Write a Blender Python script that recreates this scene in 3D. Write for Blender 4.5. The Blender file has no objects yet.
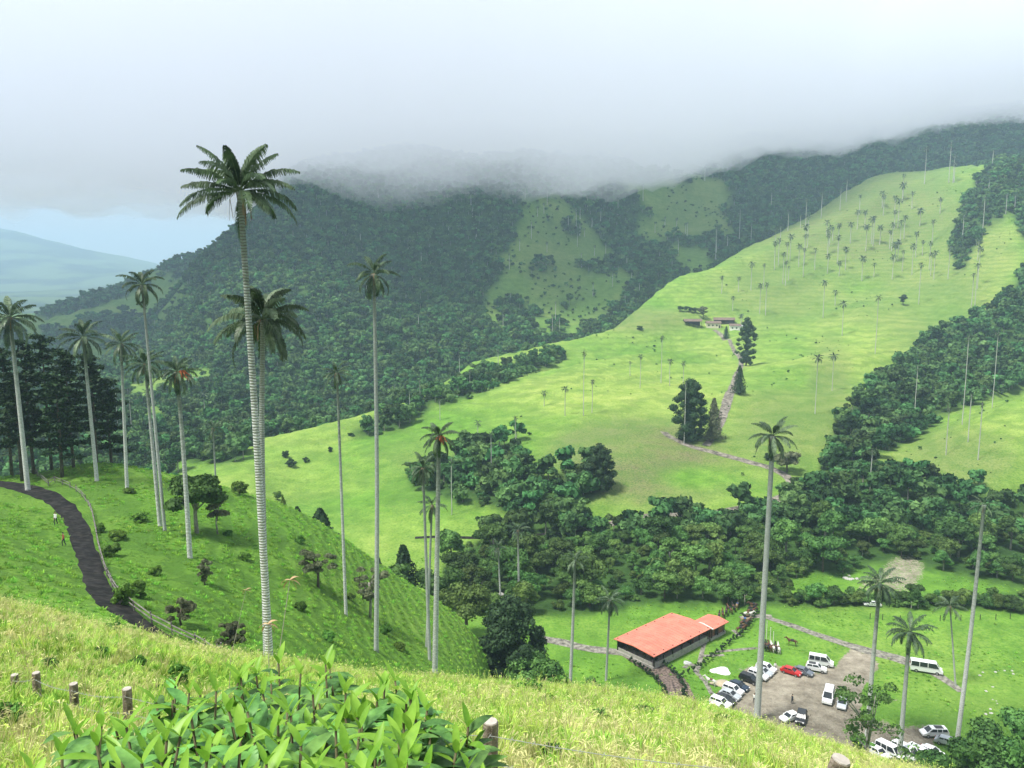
import bpy, bmesh, math, random
import numpy as np
from mathutils import Vector, Matrix, Euler

random.seed(7); rng = np.random.default_rng(7)
sc = bpy.context.scene
COL = sc.collection
RAD = math.radians

# ------------------------------------------------------------------ camera, sky, sun, exposure
F = 780.0; PITCH = math.atan(104/780.0); cP, sP = math.cos(PITCH), math.sin(PITCH)
cam = bpy.data.cameras.new("camera"); camo = bpy.data.objects.new("camera", cam); COL.objects.link(camo)
cam.sensor_width = 36; cam.lens = 36*F/1024; cam.clip_start = .1; cam.clip_end = 30000
camo.location = (0, 0, 0); camo.rotation_euler = (RAD(90)-PITCH, 0, 0); sc.camera = camo

SUN_EL, SUN_AZ = RAD(64), RAD(-118)         # azimuth from +Y (view direction) towards +X; the sun stands behind the left shoulder
world = bpy.data.worlds.new("World"); sc.world = world; world.use_nodes = True
nt = world.node_tree; nt.nodes.clear()
def N(nt, t, **k):
    n = nt.nodes.new(t)
    for a, b in k.items():
        if a == 'inp':
            for i, v in b.items(): n.inputs[i].default_value = v
        else: setattr(n, a, b)
    return n
out = N(nt, 'ShaderNodeOutputWorld'); bg = N(nt, 'ShaderNodeBackground'); bg.inputs[1].default_value = 0.10
sky = N(nt, 'ShaderNodeTexSky', sky_type='NISHITA', sun_disc=False, sun_elevation=SUN_EL, sun_rotation=SUN_AZ)
tc = N(nt, 'ShaderNodeTexCoord')
mp = N(nt, 'ShaderNodeMapping'); mp.inputs['Scale'].default_value = (1.2, 1.2, 3.2); mp.inputs['Location'].default_value = (.4, .1, .35)
nz = N(nt, 'ShaderNodeTexNoise', inp={'Scale': 1.5, 'Detail': 5.0, 'Roughness': .5, 'Distortion': .4})
cr = N(nt, 'ShaderNodeValToRGB')
cr.color_ramp.elements[0].position = .33; cr.color_ramp.elements[0].color = (3.4, 3.68, 4.1, 1)
cr.color_ramp.elements[1].position = .62; cr.color_ramp.elements[1].color = (4.9, 5.1, 5.5, 1)
mx = N(nt, 'ShaderNodeMixRGB'); mx.inputs[0].default_value = .97
L = nt.links.new
L(tc.outputs['Generated'], mp.inputs[0]); L(mp.outputs[0], nz.inputs['Vector']); L(nz.outputs['Fac'], cr.inputs[0])
L(sky.outputs[0], mx.inputs[1]); L(cr.outputs[0], mx.inputs[2]); L(mx.outputs[0], bg.inputs[0]); L(bg.outputs[0], out.inputs[0])

sun = bpy.data.lights.new("sun", 'SUN'); sun.energy = 4.2; sun.angle = RAD(12); sun.color = (1, .97, .91)
suno = bpy.data.objects.new("sun", sun); COL.objects.link(suno)
sdir = Vector((math.sin(SUN_AZ)*math.cos(SUN_EL), math.cos(SUN_AZ)*math.cos(SUN_EL), math.sin(SUN_EL)))
suno.rotation_euler = sdir.to_track_quat('Z', 'Y').to_euler(); suno.location = sdir*300

sc.view_settings.view_transform = 'Standard'; sc.view_settings.look = 'None'
sc.view_settings.gamma = 1; sc.view_settings.use_curve_mapping = False
sc.view_settings.exposure = .72
cy = sc.cycles
cy.max_bounces = 6; cy.diffuse_bounces = 2; cy.glossy_bounces = 2; cy.transmission_bounces = 4; cy.volume_bounces = 3
cy.transparent_max_bounces = 12; cy.use_denoising = True; cy.caustics_reflective = cy.caustics_refractive = False
cy.use_adaptive_sampling = True; cy.adaptive_threshold = .02

# ------------------------------------------------------------------ helpers
def prj(p):
    d = p[1]*cP - p[2]*sP
    if d <= 0: return (9999, 9999)
    return 512 + F*p[0]/d, 384 - F*(p[1]*sP + p[2]*cP)/d
def ray(px, py):
    u = (px-512)/F; v = (384-py)/F
    return np.array([u, cP+v*sP, -sP+v*cP])
def at(px, py, y):                         # point on the sight line at forward distance y
    d = ray(px, py); return Vector(d*(y/d[1]))
def tag(o, label=None, cat=None, group=None, kind=None):
    if label: o['label'] = label
    if cat: o['category'] = cat
    if group: o['group'] = group
    if kind: o['kind'] = kind
    return o
def empty(name, loc, rz=0, s=1):
    o = bpy.data.objects.new(name, None); COL.objects.link(o); o.location = loc; o.rotation_euler = (0, 0, rz); o.scale = (s, s, s)
    o.empty_display_size = .3
    return o
def np_mesh(name, V, Fc, mats=(), mi=None, smooth=False):
    """V (n,3); Fc (m,k) ints, or a list of such arrays"""
    V = np.asarray(V, dtype=np.float32); Fl = Fc if isinstance(Fc, list) else [Fc]
    Fl = [np.asarray(f, dtype=np.int32) for f in Fl if len(f)]
    me = bpy.data.meshes.new(name)
    nl = sum(f.size for f in Fl); nf = sum(len(f) for f in Fl)
    me.vertices.add(len(V)); me.vertices.foreach_set('co', V.ravel())
    me.loops.add(nl); me.loops.foreach_set('vertex_index', np.concatenate([f.ravel() for f in Fl]))
    me.polygons.add(nf)
    tot = np.concatenate([np.full(len(f), f.shape[1], dtype=np.int32) for f in Fl])
    st = np.concatenate([[0], np.cumsum(tot)[:-1]]).astype(np.int32)
    me.polygons.foreach_set('loop_start', st); me.polygons.foreach_set('loop_total', tot)
    if smooth: me.polygons.foreach_set('use_smooth', np.ones(nf, dtype=bool))
    for m in mats: me.materials.append(m)
    if mi is not None: me.polygons.foreach_set('material_index', np.asarray(mi, dtype=np.int32))
    me.update(calc_edges=True); return me
def obj(name, me, parent=None, loc=(0, 0, 0)):
    o = bpy.data.objects.new(name, me); COL.objects.link(o); o.parent = parent; o.location = loc; return o
def copy_tree(o, parent=None, loc=None, rz=None, s=None):
    c = o.copy(); COL.objects.link(c); c.parent = parent
    if loc is not None: c.location = loc
    if rz is not None: c.rotation_euler = (0, 0, rz)
    if s is not None: c.scale = (s, s, s) if not hasattr(s, '__len__') else s
    for ch in o.children: copy_tree(ch, c)
    return c
class MB:
    """collects boxes, tubes and prisms into one mesh"""
    def __init__(s): s.v = []; s.f = []
    def add(s, V, Fs):
        b = len(s.v); s.v += [tuple(map(float, p)) for p in V]; s.f += [tuple(i+b for i in f) for f in Fs]; return s
    def box(s, c, d, rz=0):
        x, y, z = d[0]/2, d[1]/2, d[2]/2; cr_, sr_ = math.cos(rz), math.sin(rz)
        V = []
        for k in (-z, z):
            for i, j in ((-x, -y), (x, -y), (x, y), (-x, y)):
                V.append((c[0]+i*cr_-j*sr_, c[1]+i*sr_+j*cr_, c[2]+k))
        return s.add(V, [(3, 2, 1, 0), (4, 5, 6, 7), (0, 1, 5, 4), (1, 2, 6, 5), (2, 3, 7, 6), (3, 0, 4, 7)])
    def tube(s, P, R, n=8, cap=True):
        P = [Vector(p) for p in P]; rings = []
        if not hasattr(R, '__len__'): R = [R]*len(P)
        V = []; Fs = []
        for i, p in enumerate(P):
            t = (P[min(i+1, len(P)-1)]-P[max(i-1, 0)]).normalized()
            u = t.orthogonal().normalized() if i == 0 else (u - t*u.dot(t)).normalized()
            w = t.cross(u)
            for k in range(n):
                a = 2*math.pi*k/n; V.append(p + (u*math.cos(a)+w*math.sin(a))*R[i])
        for i in range(len(P)-1):
            for k in range(n):
                Fs.append((i*n+k, i*n+(k+1) % n, (i+1)*n+(k+1) % n, (i+1)*n+k))
        if cap: Fs.append(tuple(range(n-1, -1, -1))); Fs.append(tuple((len(P)-1)*n+k for k in range(n)))
        return s.add(V, Fs)
    def prism(s, poly, y0, y1, inset=0):   # poly in xz, extruded along y; inset shrinks upper points' y
        n = len(poly); V = [(x, y0, z) for x, z in poly]+[(x, y1, z) for x, z in poly]
        return s.add(V, [tuple(range(n)), tuple(range(2*n-1, n-1, -1))]+[(i, n+i, n+(i+1) % n, (i+1) % n) for i in range(n)])
    def mesh(s, name, mat, smooth=False):
        me = bpy.data.meshes.new(name); me.from_pydata(s.v, [], s.f); me.materials.append(mat)
        if smooth:
            for p in me.polygons: p.use_smooth = True
        me.update(); return me
    def build(s, name, mat, parent=None, smooth=False, bevel=0):
        o = obj(name, s.mesh(name, mat, smooth), parent)
        if bevel:
            m = o.modifiers.new('bevel', 'BEVEL'); m.width = bevel; m.segments = 2; m.limit_method = 'ANGLE'
        return o

# ------------------------------------------------------------------ materials
def mat(name, col=(.5, .5, .5), rough=.8, metal=0, spec=.3, var=0, vscale=5, bump=0, bscale=20, objrand=0, trans=0, col2=None, vlo=.35, vhi=.65):
    m = bpy.data.materials.new(name); m.use_nodes = True; nt = m.node_tree; nt.nodes.clear()
    o = N(nt, 'ShaderNodeOutputMaterial'); p = N(nt, 'ShaderNodeBsdfPrincipled'); Lk = nt.links.new
    p.inputs['Base Color'].default_value = (*col, 1); p.inputs['Roughness'].default_value = rough
    p.inputs['Metallic'].default_value = metal; p.inputs['Specular IOR Level'].default_value = spec
    t = N(nt, 'ShaderNodeTexCoord'); last = None
    if var or col2:
        n = N(nt, 'ShaderNodeTexNoise', inp={'Scale': vscale, 'Detail': 5.0, 'Roughness': .6}); Lk(t.outputs['Object'], n.inputs['Vector'])
        r = N(nt, 'ShaderNodeValToRGB'); r.color_ramp.elements[0].position = vlo; r.color_ramp.elements[1].position = vhi
        c2 = col2 if col2 else tuple(min(1, c*(1+var)) for c in col)
        c1 = tuple(c*(1-var) for c in col)
        r.color_ramp.elements[0].color = (*c1, 1); r.color_ramp.elements[1].color = (*c2, 1)
        Lk(n.outputs['Fac'], r.inputs[0]); last = r.outputs[0]
    if objrand:
        oi = N(nt, 'ShaderNodeObjectInfo'); h = N(nt, 'ShaderNodeHueSaturation')
        a = N(nt, 'ShaderNodeMapRange', inp={'To Min': .5-.035*objrand, 'To Max': .5+.02*objrand}); Lk(oi.outputs['Random'], a.inputs[0]); Lk(a.outputs[0], h.inputs['Hue'])
        w = N(nt, 'ShaderNodeMath', operation='MULTIPLY'); w.inputs[1].default_value = 7.13; Lk(oi.outputs['Random'], w.inputs[0])
        f = N(nt, 'ShaderNodeMath', operation='FRACT'); Lk(w.outputs[0], f.inputs[0])
        b = N(nt, 'ShaderNodeMapRange', inp={'To Min': 1-.45*objrand, 'To Max': 1+.7*objrand}); Lk(f.outputs[0], b.inputs[0]); Lk(b.outputs[0], h.inputs['Value'])
        if last: Lk(last, h.inputs['Color'])
        else: h.inputs['Color'].default_value = (*col, 1)
        last = h.outputs[0]
    if last: Lk(last, p.inputs['Base Color'])
    if bump:
        n2 = N(nt, 'ShaderNodeTexNoise', inp={'Scale': bscale, 'Detail': 4.0}); Lk(t.outputs['Object'], n2.inputs['Vector'])
        bp = N(nt, 'ShaderNodeBump', inp={'Strength': bump, 'Distance': .05}); Lk(n2.outputs['Fac'], bp.inputs['Height']); Lk(bp.outputs[0], p.inputs['Normal'])
    if trans:
        tr = N(nt, 'ShaderNodeBsdfTranslucent'); ms = N(nt, 'ShaderNodeMixShader'); ms.inputs[0].default_value = trans
        if last: Lk(last, tr.inputs[0])
        else: tr.inputs[0].default_value = (*col, 1)
        Lk(p.outputs[0], ms.inputs[1]); Lk(tr.outputs[0], ms.inputs[2]); Lk(ms.outputs[0], o.inputs[0])
    else: Lk(p.outputs[0], o.inputs[0])
    return m

# ------------------------------------------------------------------ terrain
# survey of the valley: for each bearing (image column) the ground's elevation angle (as a row) at increasing distances,
# feature by feature (knoll edge, spur, valley floor, hill, mountain ...), so ridges run true between bearings.
K = .78; Y0 = 8.0
Z = lambda z, y: ('z', z, y)
cols = [-300, 0, 100, 160, 200, 240, 300, 400, 480, 500, 600, 700, 800, 900, 1024, 1330]
T = {}
def row(i, vals): T[i] = vals
row(0, [Z(.9, -6)]*16)
row(1, [Z(-1.65, 0)]*16)
row(2, [(p, 8) for p in (760, 775, 775, 775, 775, 775, 775, 775, 775, 775, 780, 790, 812, 838, 865, 950)])
row(3, [(p, 20) for p in (600, 652, 668, 680, 688, 694, 700, 706, 709, 711, 718, 732, 764, 797, 825, 900)])
row(4, [(p, 50) for p in (560, 602, 626, 641, 651, 658, 667, 680, 683, 684, 690, 704, 737, 765, 800, 860)])
row(5, [(566, 60), (611, 60), (634, 60), (648, 58), (657, 56), (664, 58), (673, 62), (692, 70), (698, 68), (702, 65), (708, 65), (724, 65), (757, 65), (786, 65), (820, 65), (880, 65)])
row(6, [(540, 80), (585, 80), (602, 78), (630, 72), (652, 66), (658, 70), (665, 76), (684, 95), (700, 105), Z(-72, 110), Z(-74, 110), Z(-76, 112), Z(-80, 112), Z(-82, 112), Z(-84, 112), Z(-86, 112)])
row(7, [(500, 118), (525, 118), (530, 122), (550, 115), (560, 112), (575, 112), (590, 116), (630, 132), (678, 136), Z(-84, 140), Z(-88, 135), Z(-91, 135), Z(-93, 135), Z(-94, 135), Z(-94, 135), Z(-94, 135)])
row(8, [(455, 160), (478, 160), (466, 165), (473, 168), (481, 168), (492, 168), (511, 168), (576, 172), (643, 162), Z(-91, 160), Z(-94, 155), Z(-95, 155), Z(-95, 155), Z(-95, 155), Z(-95, 155), Z(-95, 155)])
row(9, [Z(-60, 215), Z(-70, 215), Z(-70, 215), Z(-72, 215), Z(-76, 215), Z(-80, 215), Z(-88, 215), Z(-92, 208), Z(-93, 190), Z(-94, 178)]+[Z(-95, 178)]*6)
row(10, [Z(-92, 280)]*4+[Z(-96, 270), Z(-96, 265), Z(-97, 270), Z(-96, 250)]+[Z(-95, 225)]*8)
row(11, [Z(-97, 350)]*3+[Z(-97, 340), Z(-97, 310), Z(-97, 300), Z(-97, 305), (552, 268), (546, 274), (545, 275), (530, 288), (520, 296), (530, 285), (530, 285), (520, 292), (500, 300)])
row(12, [Z(-98, 420)]*3+[Z(-98, 400), (482, 345), (488, 335), (505, 330), (520, 300), (505, 308), (500, 310), (492, 318), (495, 318), (495, 318), (500, 310), (450, 335), (420, 340)])
row(13, [Z(-98, 500)]*3+[Z(-98, 430), (472, 372), (468, 370), (470, 380), (465, 375), (448, 383), (445, 385), (440, 368), (440, 385), (445, 380), (455, 365), (405, 390), (380, 400)])
row(14, [Z(-98, 560)]*3+[Z(-97, 450), (467, 384), (462, 385), (455, 400), (440, 410), (415, 450), (410, 455), (410, 430), (405, 455), (405, 460), (420, 430), (392, 430), (370, 440)])
row(15, [Z(-98, 620)]*3+[Z(-97, 470), (465, 389), (458, 395), (448, 415), (425, 450), (395, 520), (390, 530), (380, 520), (370, 570), (360, 600), (360, 600), (398, 490), (355, 520)])
row(16, [Z(-97, 680)]*3+[Z(-97, 490), (464.5, 393), (456, 402), (443, 425), (412, 490), (372, 610), (368, 630), (345, 680), (325, 780), (300, 870), (290, 870), (300, 700), (260, 700)])
row(17, [Z(-97, 740)]*3+[Z(-97, 510), (464, 397), (455, 408), (440, 435), (405, 520), (364, 650), (361, 665), (328, 780), (270, 980), (220, 1200), (176, 1430), (163, 1300), (120, 1300)])
row(18, [Z(-97, 800)]*3+[Z(-97, 560), Z(-97, 440), Z(-97, 450), Z(-97, 480), (422, 570), (385, 700), (378, 720), (345, 840), (288, 1060), (235, 1290), (184, 1520), (168, 1400), (125, 1400)])
row(19, [Z(-96, 870), Z(-96, 870), (374, 850), (362, 850), (385, 690), (400, 620), (410, 600), (395, 640), (362, 780), (352, 810), (325, 920), (265, 1150), (212, 1400), (168, 1640), (155, 1500), (110, 1500)])
row(20, [Z(-95, 960), Z(-95, 960), (368, 950), (342, 990), (330, 880), (340, 810), (340, 790), (320, 880), (305, 950), (300, 960), (285, 1060), (235, 1300), (190, 1550), (155, 1760), (143, 1620), (100, 1620)])
row(21, [Z(-92, 1060), Z(-93, 1060), (362, 1040), (322, 1090), (287, 1020), (277, 990), (257, 1030), (245, 1100), (235, 1150), (235, 1150), (235, 1240), (200, 1480), (165, 1720), (142, 1880), (132, 1760), (90, 1760)])
row(22, [Z(-92, 1180), Z(-92, 1180), (356, 1150), (303, 1180), (249, 1160), (214, 1180), (188, 1210), (180, 1300), (175, 1350), (175, 1350), (180, 1480), (160, 1700), (140, 1900), (130, 2020), (120, 1900), (80, 1900)])
row(23, [Z(-92, 1400), Z(-92, 1400), Z(-60, 1400), Z(-40, 1450), (265, 1400), (235, 1400), (160, 1500), (150, 1550), (150, 1600), (150, 1600), (150, 1700), (140, 1900), (125, 2100), (118, 2200), (110, 2100), (70, 2100)])
row(24, [(346, 1950), (325, 1950), (294, 1950), (274, 1950), (262, 1980), (250, 2000), (150, 2000), (140, 2050), (135, 2100), (135, 2100), (135, 2100), (130, 2200), (120, 2350), (112, 2400), (105, 2400), (60, 2400)])
row(25, [Z(-110, 2600)]*5+[Z(-80, 2600)]+[Z(150, 2700)]*10)
row(26, [(306, 3500)]*5+[Z(-80, 3500)]+[Z(50, 3500)]*10)
row(27, [(284, 6000)]*5+[Z(0, 6000)]+[Z(100, 6000)]*10)
row(28, [(208, 9000), (232, 9000), (257, 9000), (268, 9000), (278, 9000), (284, 9000)]+[Z(100, 9000)]*10)
row(29, [Z(0, 12500)]*16)
NR = 30
def pchip(x, y, xq):
    x = np.asarray(x, float); y = np.asarray(y, float); h = np.diff(x); d = np.diff(y)/h
    m = np.zeros_like(y); m[0] = d[0]; m[-1] = d[-1]
    s = d[:-1]*d[1:] > 0; w1 = 2*h[1:]+h[:-1]; w2 = h[1:]+2*h[:-1]
    with np.errstate(divide='ignore', invalid='ignore'):
        hm = (w1+w2)/(w1/d[:-1]+w2/d[1:])
    m[1:-1] = np.where(s, hm, 0)
    i = np.clip(np.searchsorted(x, xq)-1, 0, len(x)-2); t = (xq-x[i])/h[i]; t = np.clip(t, 0, 1)
    return (2*t**3-3*t**2+1)*y[i]+(t**3-2*t**2+t)*h[i]*m[i]+(-2*t**3+3*t**2)*y[i+1]+(t**3-t**2)*h[i]*m[i+1]
NA, NY = 760, 640
AX = np.linspace(-1.12, 1.12, NA)
LY = np.linspace(math.log(Y0-5.9), math.log(12400*K+Y0), NY)
YY = np.exp(LY)-Y0
fy = np.zeros((NR, NA)); fz = np.zeros((NR, NA))
for r in range(NR):
    aa, ys, zs = [], [], []
    for c, e in zip(cols, T[r]):
        if e[0] == 'z':
            y = e[2]*(K if r >= 4 else 1); z = e[1]*(K if r >= 4 else 1); u = (c-512)/F
            x = u*(y*cP-z*sP) if y > 3 else (c-512)/F*(y+Y0)
        else:
            y = e[1]*(K if r >= 4 else 1); d = ray(c, e[0]); z = y*d[2]/d[1]; x = y*d[0]/d[1]
        aa.append(x/(y+Y0)); ys.append(y); zs.append(z)
    fy[r] = pchip(aa, ys, np.clip(AX, aa[0], aa[-1])); fz[r] = pchip(aa, zs, np.clip(AX, aa[0], aa[-1]))
ZG = np.zeros((NA, NY)); FI = np.zeros((NA, NY))
for i in range(NA):
    lk = np.log(fy[:, i]+Y0)
    for r in range(1, NR): lk[r] = max(lk[r], lk[r-1]+.004)
    ZG[i] = pchip(lk, fz[:, i], LY); FI[i] = np.interp(LY, lk, np.arange(NR))
def smooth(a, n, ax):
    for _ in range(n):
        p = np.concatenate([np.take(a, [0], ax), a, np.take(a, [-1], ax)], ax)
        s = [slice(None)]*2
        def g(k):
            s[ax] = slice(k, k+a.shape[ax]); return p[tuple(s)]
        a = (g(0)+2*g(1)+g(2))/4
    return a
ZG = smooth(smooth(ZG, 10, 0), 2, 1)
# value noise in world space
PERM = rng.random((256, 256))
def vnoise(x, y):
    xi = np.floor(x).astype(int); yi = np.floor(y).astype(int); fx = x-xi; fy_ = y-yi
    fx = fx*fx*(3-2*fx); fy_ = fy_*fy_*(3-2*fy_)
    g = lambda a, b: PERM[a % 256, b % 256]
    return (g(xi, yi)*(1-fx)+g(xi+1, yi)*fx)*(1-fy_)+(g(xi, yi+1)*(1-fx)+g(xi+1, yi+1)*fx)*fy_-.5
def fbm(x, y, o=4, ridge=False):
    s = 0; a = 1; t = 0
    for k in range(o):
        n = vnoise(x*2**k+17*k, y*2**k+31*k)*2
        s = s+a*((1-2*np.abs(n)) if ridge else n); t += a; a *= .5
    return s/t
XG = AX[:, None]*(YY[None, :]+Y0); YG = np.repeat(YY[None, :], NA, 0)
ss = lambda a, b, x: np.clip((x-a)/(b-a), 0, 1)**2*(3-2*np.clip((x-a)/(b-a), 0, 1))
mt = ss(18, 19.5, FI)*(1-ss(24.2, 25, FI))
ZG += mt*((fbm(XG/260+.3, YG/260, 5, True)-.42)*30*(.45+.55*ss(19, 21, FI)))
ZG += ss(24.8, 26, FI)*fbm(XG/1300, YG/1300, 4, True)*55
hill = ss(11, 12, FI)*(1-ss(17.4, 18.4, FI))
UA, UB = XG*.80+YG*.60, -XG*.60+YG*.80
ZG += hill*ss(230, 420, YG)*(fbm(UB/75, UA/420, 5, True)-.4)*13
ZG += hill*(fbm(XG/95, YG/95, 4)*3.4*ss(230, 420, YG)+fbm(XG/30+9, YG/30, 3)*.9)
nearm = (1-ss(7.6, 9, FI))
ZG += nearm*(fbm(XG/9, YG/9, 3)*.28*ss(3, 20, YG)+fbm(XG/2.3+5, YG/2.3, 2)*.07+ss(5, 7, FI)*fbm(XG/22, YG/22, 3)*.7)
ZG += (ss(8.8, 9.3, FI)*(1-ss(10.6, 11.2, FI)))*fbm(XG/25, YG/25, 3)*.35

def ground(x, y):
    x = np.asarray(x, float); y = np.asarray(y, float)
    fa = np.clip((x/(y+Y0)-AX[0])/(AX[1]-AX[0]), 0, NA-1.001); fl = np.clip((np.log(np.maximum(y+Y0, 1e-3))-LY[0])/(LY[1]-LY[0]), 0, NY-1.001)
    i = fa.astype(int); j = fl.astype(int); u = fa-i; v = fl-j
    return (ZG[i, j]*(1-u)+ZG[i+1, j]*u)*(1-v)+(ZG[i, j+1]*(1-u)+ZG[i+1, j+1]*u)*v
def gz(x, y): return float(ground(x, y))
def hit(px, py, ymin=2, ymax=9000):
    """the surveyed spot seen at a pixel, as a world point"""
    d = ray(px, py); t = np.exp(np.linspace(math.log(ymin), math.log(ymax), 2600)); P = d[None]*(t/d[1])[:, None]
    g = ground(P[:, 0], P[:, 1]); k = np.argmax(P[:, 2] < g)
    if P[k, 2] >= g[k]: k = len(t)-1
    k = max(k, 1); a, b = P[k-1], P[k]
    for _ in range(12):
        m = (a+b)/2
        if m[2] < gz(m[0], m[1]): b = m
        else: a = m
    m = (a+b)/2; return Vector((m[0], m[1], gz(m[0], m[1])))
def visible(P, lift=0, n=60):
    """which points (n,3) raised by lift are seen from the camera past the terrain"""
    P = np.array(P, float); P[:, 2] += lift; ok = np.ones(len(P), bool)
    for s in np.linspace(.03, .985, n):
        ok &= (P[:, 2]*s+.02 > ground(P[:, 0]*s, P[:, 1]*s)-.3)
    return ok
def project(X, Y, Zz):
    d = np.maximum(Y*cP-Zz*sP, .01); return 512+F*X/d, 384-F*(Y*sP+Zz*cP)/d
def inpoly(px, py, poly):
    c = np.zeros(px.shape, bool); n = len(poly)
    for i in range(n):
        x0, y0 = poly[i]; x1, y1 = poly[(i+1) % n]
        if y0 == y1: continue
        c ^= ((y0 > py) != (y1 > py)) & (px < (x1-x0)*(py-y0)/(y1-y0)+x0)
    return c
PXG, PYG = project(XG, YG, ZG)
# land cover per survey point: forest floor / dry grass plus painted sunlit stretches / bare earth
jit = fbm(XG/np.maximum(YG, 20)*60, np.log(YG+Y0)*60, 3)*5
PXJ, PYJ = PXG+jit, PYG+jit*.7
EDGE_CLIP = ss(0, 1, FI*0)
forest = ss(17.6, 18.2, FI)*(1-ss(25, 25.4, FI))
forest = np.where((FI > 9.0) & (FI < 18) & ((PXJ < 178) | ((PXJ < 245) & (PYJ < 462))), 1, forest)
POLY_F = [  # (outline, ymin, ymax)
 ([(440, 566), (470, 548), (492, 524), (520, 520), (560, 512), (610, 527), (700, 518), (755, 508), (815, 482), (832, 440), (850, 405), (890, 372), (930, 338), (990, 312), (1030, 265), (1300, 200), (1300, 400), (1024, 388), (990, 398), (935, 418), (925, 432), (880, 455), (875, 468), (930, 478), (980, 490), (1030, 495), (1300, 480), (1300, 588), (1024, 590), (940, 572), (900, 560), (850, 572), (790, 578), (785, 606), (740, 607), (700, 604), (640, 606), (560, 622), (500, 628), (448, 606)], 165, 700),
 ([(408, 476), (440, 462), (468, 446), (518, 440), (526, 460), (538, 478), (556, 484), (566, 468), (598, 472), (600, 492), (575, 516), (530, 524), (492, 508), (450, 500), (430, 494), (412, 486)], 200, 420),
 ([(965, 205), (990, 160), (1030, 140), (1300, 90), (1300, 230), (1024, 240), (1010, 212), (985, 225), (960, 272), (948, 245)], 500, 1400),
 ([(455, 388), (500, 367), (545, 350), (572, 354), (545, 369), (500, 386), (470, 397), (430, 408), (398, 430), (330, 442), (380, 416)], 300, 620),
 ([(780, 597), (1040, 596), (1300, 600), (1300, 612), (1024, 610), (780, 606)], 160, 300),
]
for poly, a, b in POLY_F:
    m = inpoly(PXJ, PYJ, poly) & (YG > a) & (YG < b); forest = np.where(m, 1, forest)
POLY_G = [
 ([(520, 196), (545, 203), (600, 243), (638, 290), (606, 300), (592, 332), (560, 322), (545, 335), (503, 322), (488, 328), (478, 290), (500, 255), (520, 225)], 600, 1400),
 ([(618, 178), (680, 163), (735, 193), (722, 235), (700, 262), (680, 255), (652, 235), (640, 200)], 600, 1500),
 ([(128, 380), (200, 374), (215, 390), (150, 412), (122, 402)], 380, 900),
 ([(70, 372), (110, 338), (160, 300), (186, 284), (182, 300), (140, 340), (90, 380)], 760, 1600),
 ([(110, 312), (160, 284), (182, 272), (180, 284), (130, 318)], 760, 1700),
 ([(60, 330), (90, 312), (104, 318), (76, 342)], 1000, 1700),
 ([(0, 316), (60, 306), (100, 320), (60, 350), (0, 350)], 900, 1600),
]
green_m = np.zeros_like(forest); j2 = fbm(XG/70, YG/70, 4)*34; j3 = fbm(XG/70+40, YG/70, 4)*26; j4 = fbm(XG/45+7, YG/45, 3)
for poly, a, b in POLY_G:
    m = inpoly(PXG+j2, PYG+j3, poly) & (YG > a) & (YG < b) & (j4 < .34); forest = np.where(m, 0, forest); green_m = np.where(m, 1, green_m)
fr = (FI > 22.9) & (FI < 25.2) & (PXG < 250) & (fbm(XG/120+3, YG/120, 4) < .16); forest = np.where(fr, 0, forest); green_m = np.where(fr, 1, green_m)
FOREST_BIN = forest.copy()
dry = np.zeros_like(forest)
dry = np.where(FI < 5.2, .75, dry); dry = np.where((FI >= 5.2) & (FI < 8.6), .22, dry); dry = np.where((FI >= 8.6) & (FI < 11), .12, dry)
dry = np.where((FI >= 11) & (FI < 18), .34, dry); dry = np.where(green_m > 0, .1, dry); dry = np.where(FI > 25, .3, dry)
def patch(arr, cx, cy, rx, ry, val, a, b, soft=.5):
    d = np.hypot((PXG-cx)/rx, (PYG-cy)/ry); w = (1-ss(1-soft, 1+soft, d+jit*.03))*((YG > a) & (YG < b)); return arr*(1-w)+val*w
shade = np.where(green_m > 0, .3, 0.)       # olive, tussocky turf, with the knoll bank's shading painted in
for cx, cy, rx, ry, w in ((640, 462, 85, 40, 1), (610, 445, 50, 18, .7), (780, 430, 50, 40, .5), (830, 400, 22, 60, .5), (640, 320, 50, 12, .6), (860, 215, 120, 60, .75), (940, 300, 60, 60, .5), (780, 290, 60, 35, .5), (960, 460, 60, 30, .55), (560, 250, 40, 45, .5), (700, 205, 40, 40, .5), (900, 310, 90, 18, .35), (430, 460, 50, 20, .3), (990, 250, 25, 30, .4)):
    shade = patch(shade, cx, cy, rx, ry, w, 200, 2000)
dry = patch(dry, 700, 478, 42, 14, .0, 200, 400); shade = patch(shade, 700, 478, 40, 12, 0, 200, 400)
for cx, cy, rx, ry, w in ((600, 392, 110, 28, .75), (850, 340, 70, 30, .7), (760, 350, 60, 40, .6), (990, 270, 25, 40, .8)): dry = patch(dry, cx, cy, rx, ry, w, 200, 1300)  # drier turf, with sunlit stretches of the hill painted in as yellower grass
dry = patch(dry, 470, 470, 120, 60, .15, 200, 420)
dry = patch(dry, 950, 400, 60, 25, .5, 250, 500)
dirt = np.zeros_like(dry)
LOT = [(722, 712), (733, 700), (745, 672), (757, 664), (800, 672), (835, 668), (850, 650), (870, 650), (880, 668), (862, 690), (860, 720), (930, 728), (935, 745), (880, 775), (790, 760), (720, 730)]
dirt = np.where(inpoly(PXG+jit*.4, PYG+jit*.4, LOT) & (YG > 95) & (YG < 200), 1, dirt)
dirt = patch(dirt, 728, 672, 9, 5, 0, 95, 200)
for cx, cy, rx, ry, w in ((745, 669, 10, 4, .9), (721, 683, 7, 2.5, .9), (888, 702, 30, 4, .8), (915, 645, 40, 3, .5), (885, 585, 35, 14, .5), (905, 570, 22, 18, .6), (830, 640, 60, 3, .5),):
    dirt = patch(dirt, cx, cy, rx, ry, w, 30, 300, .35)
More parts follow.
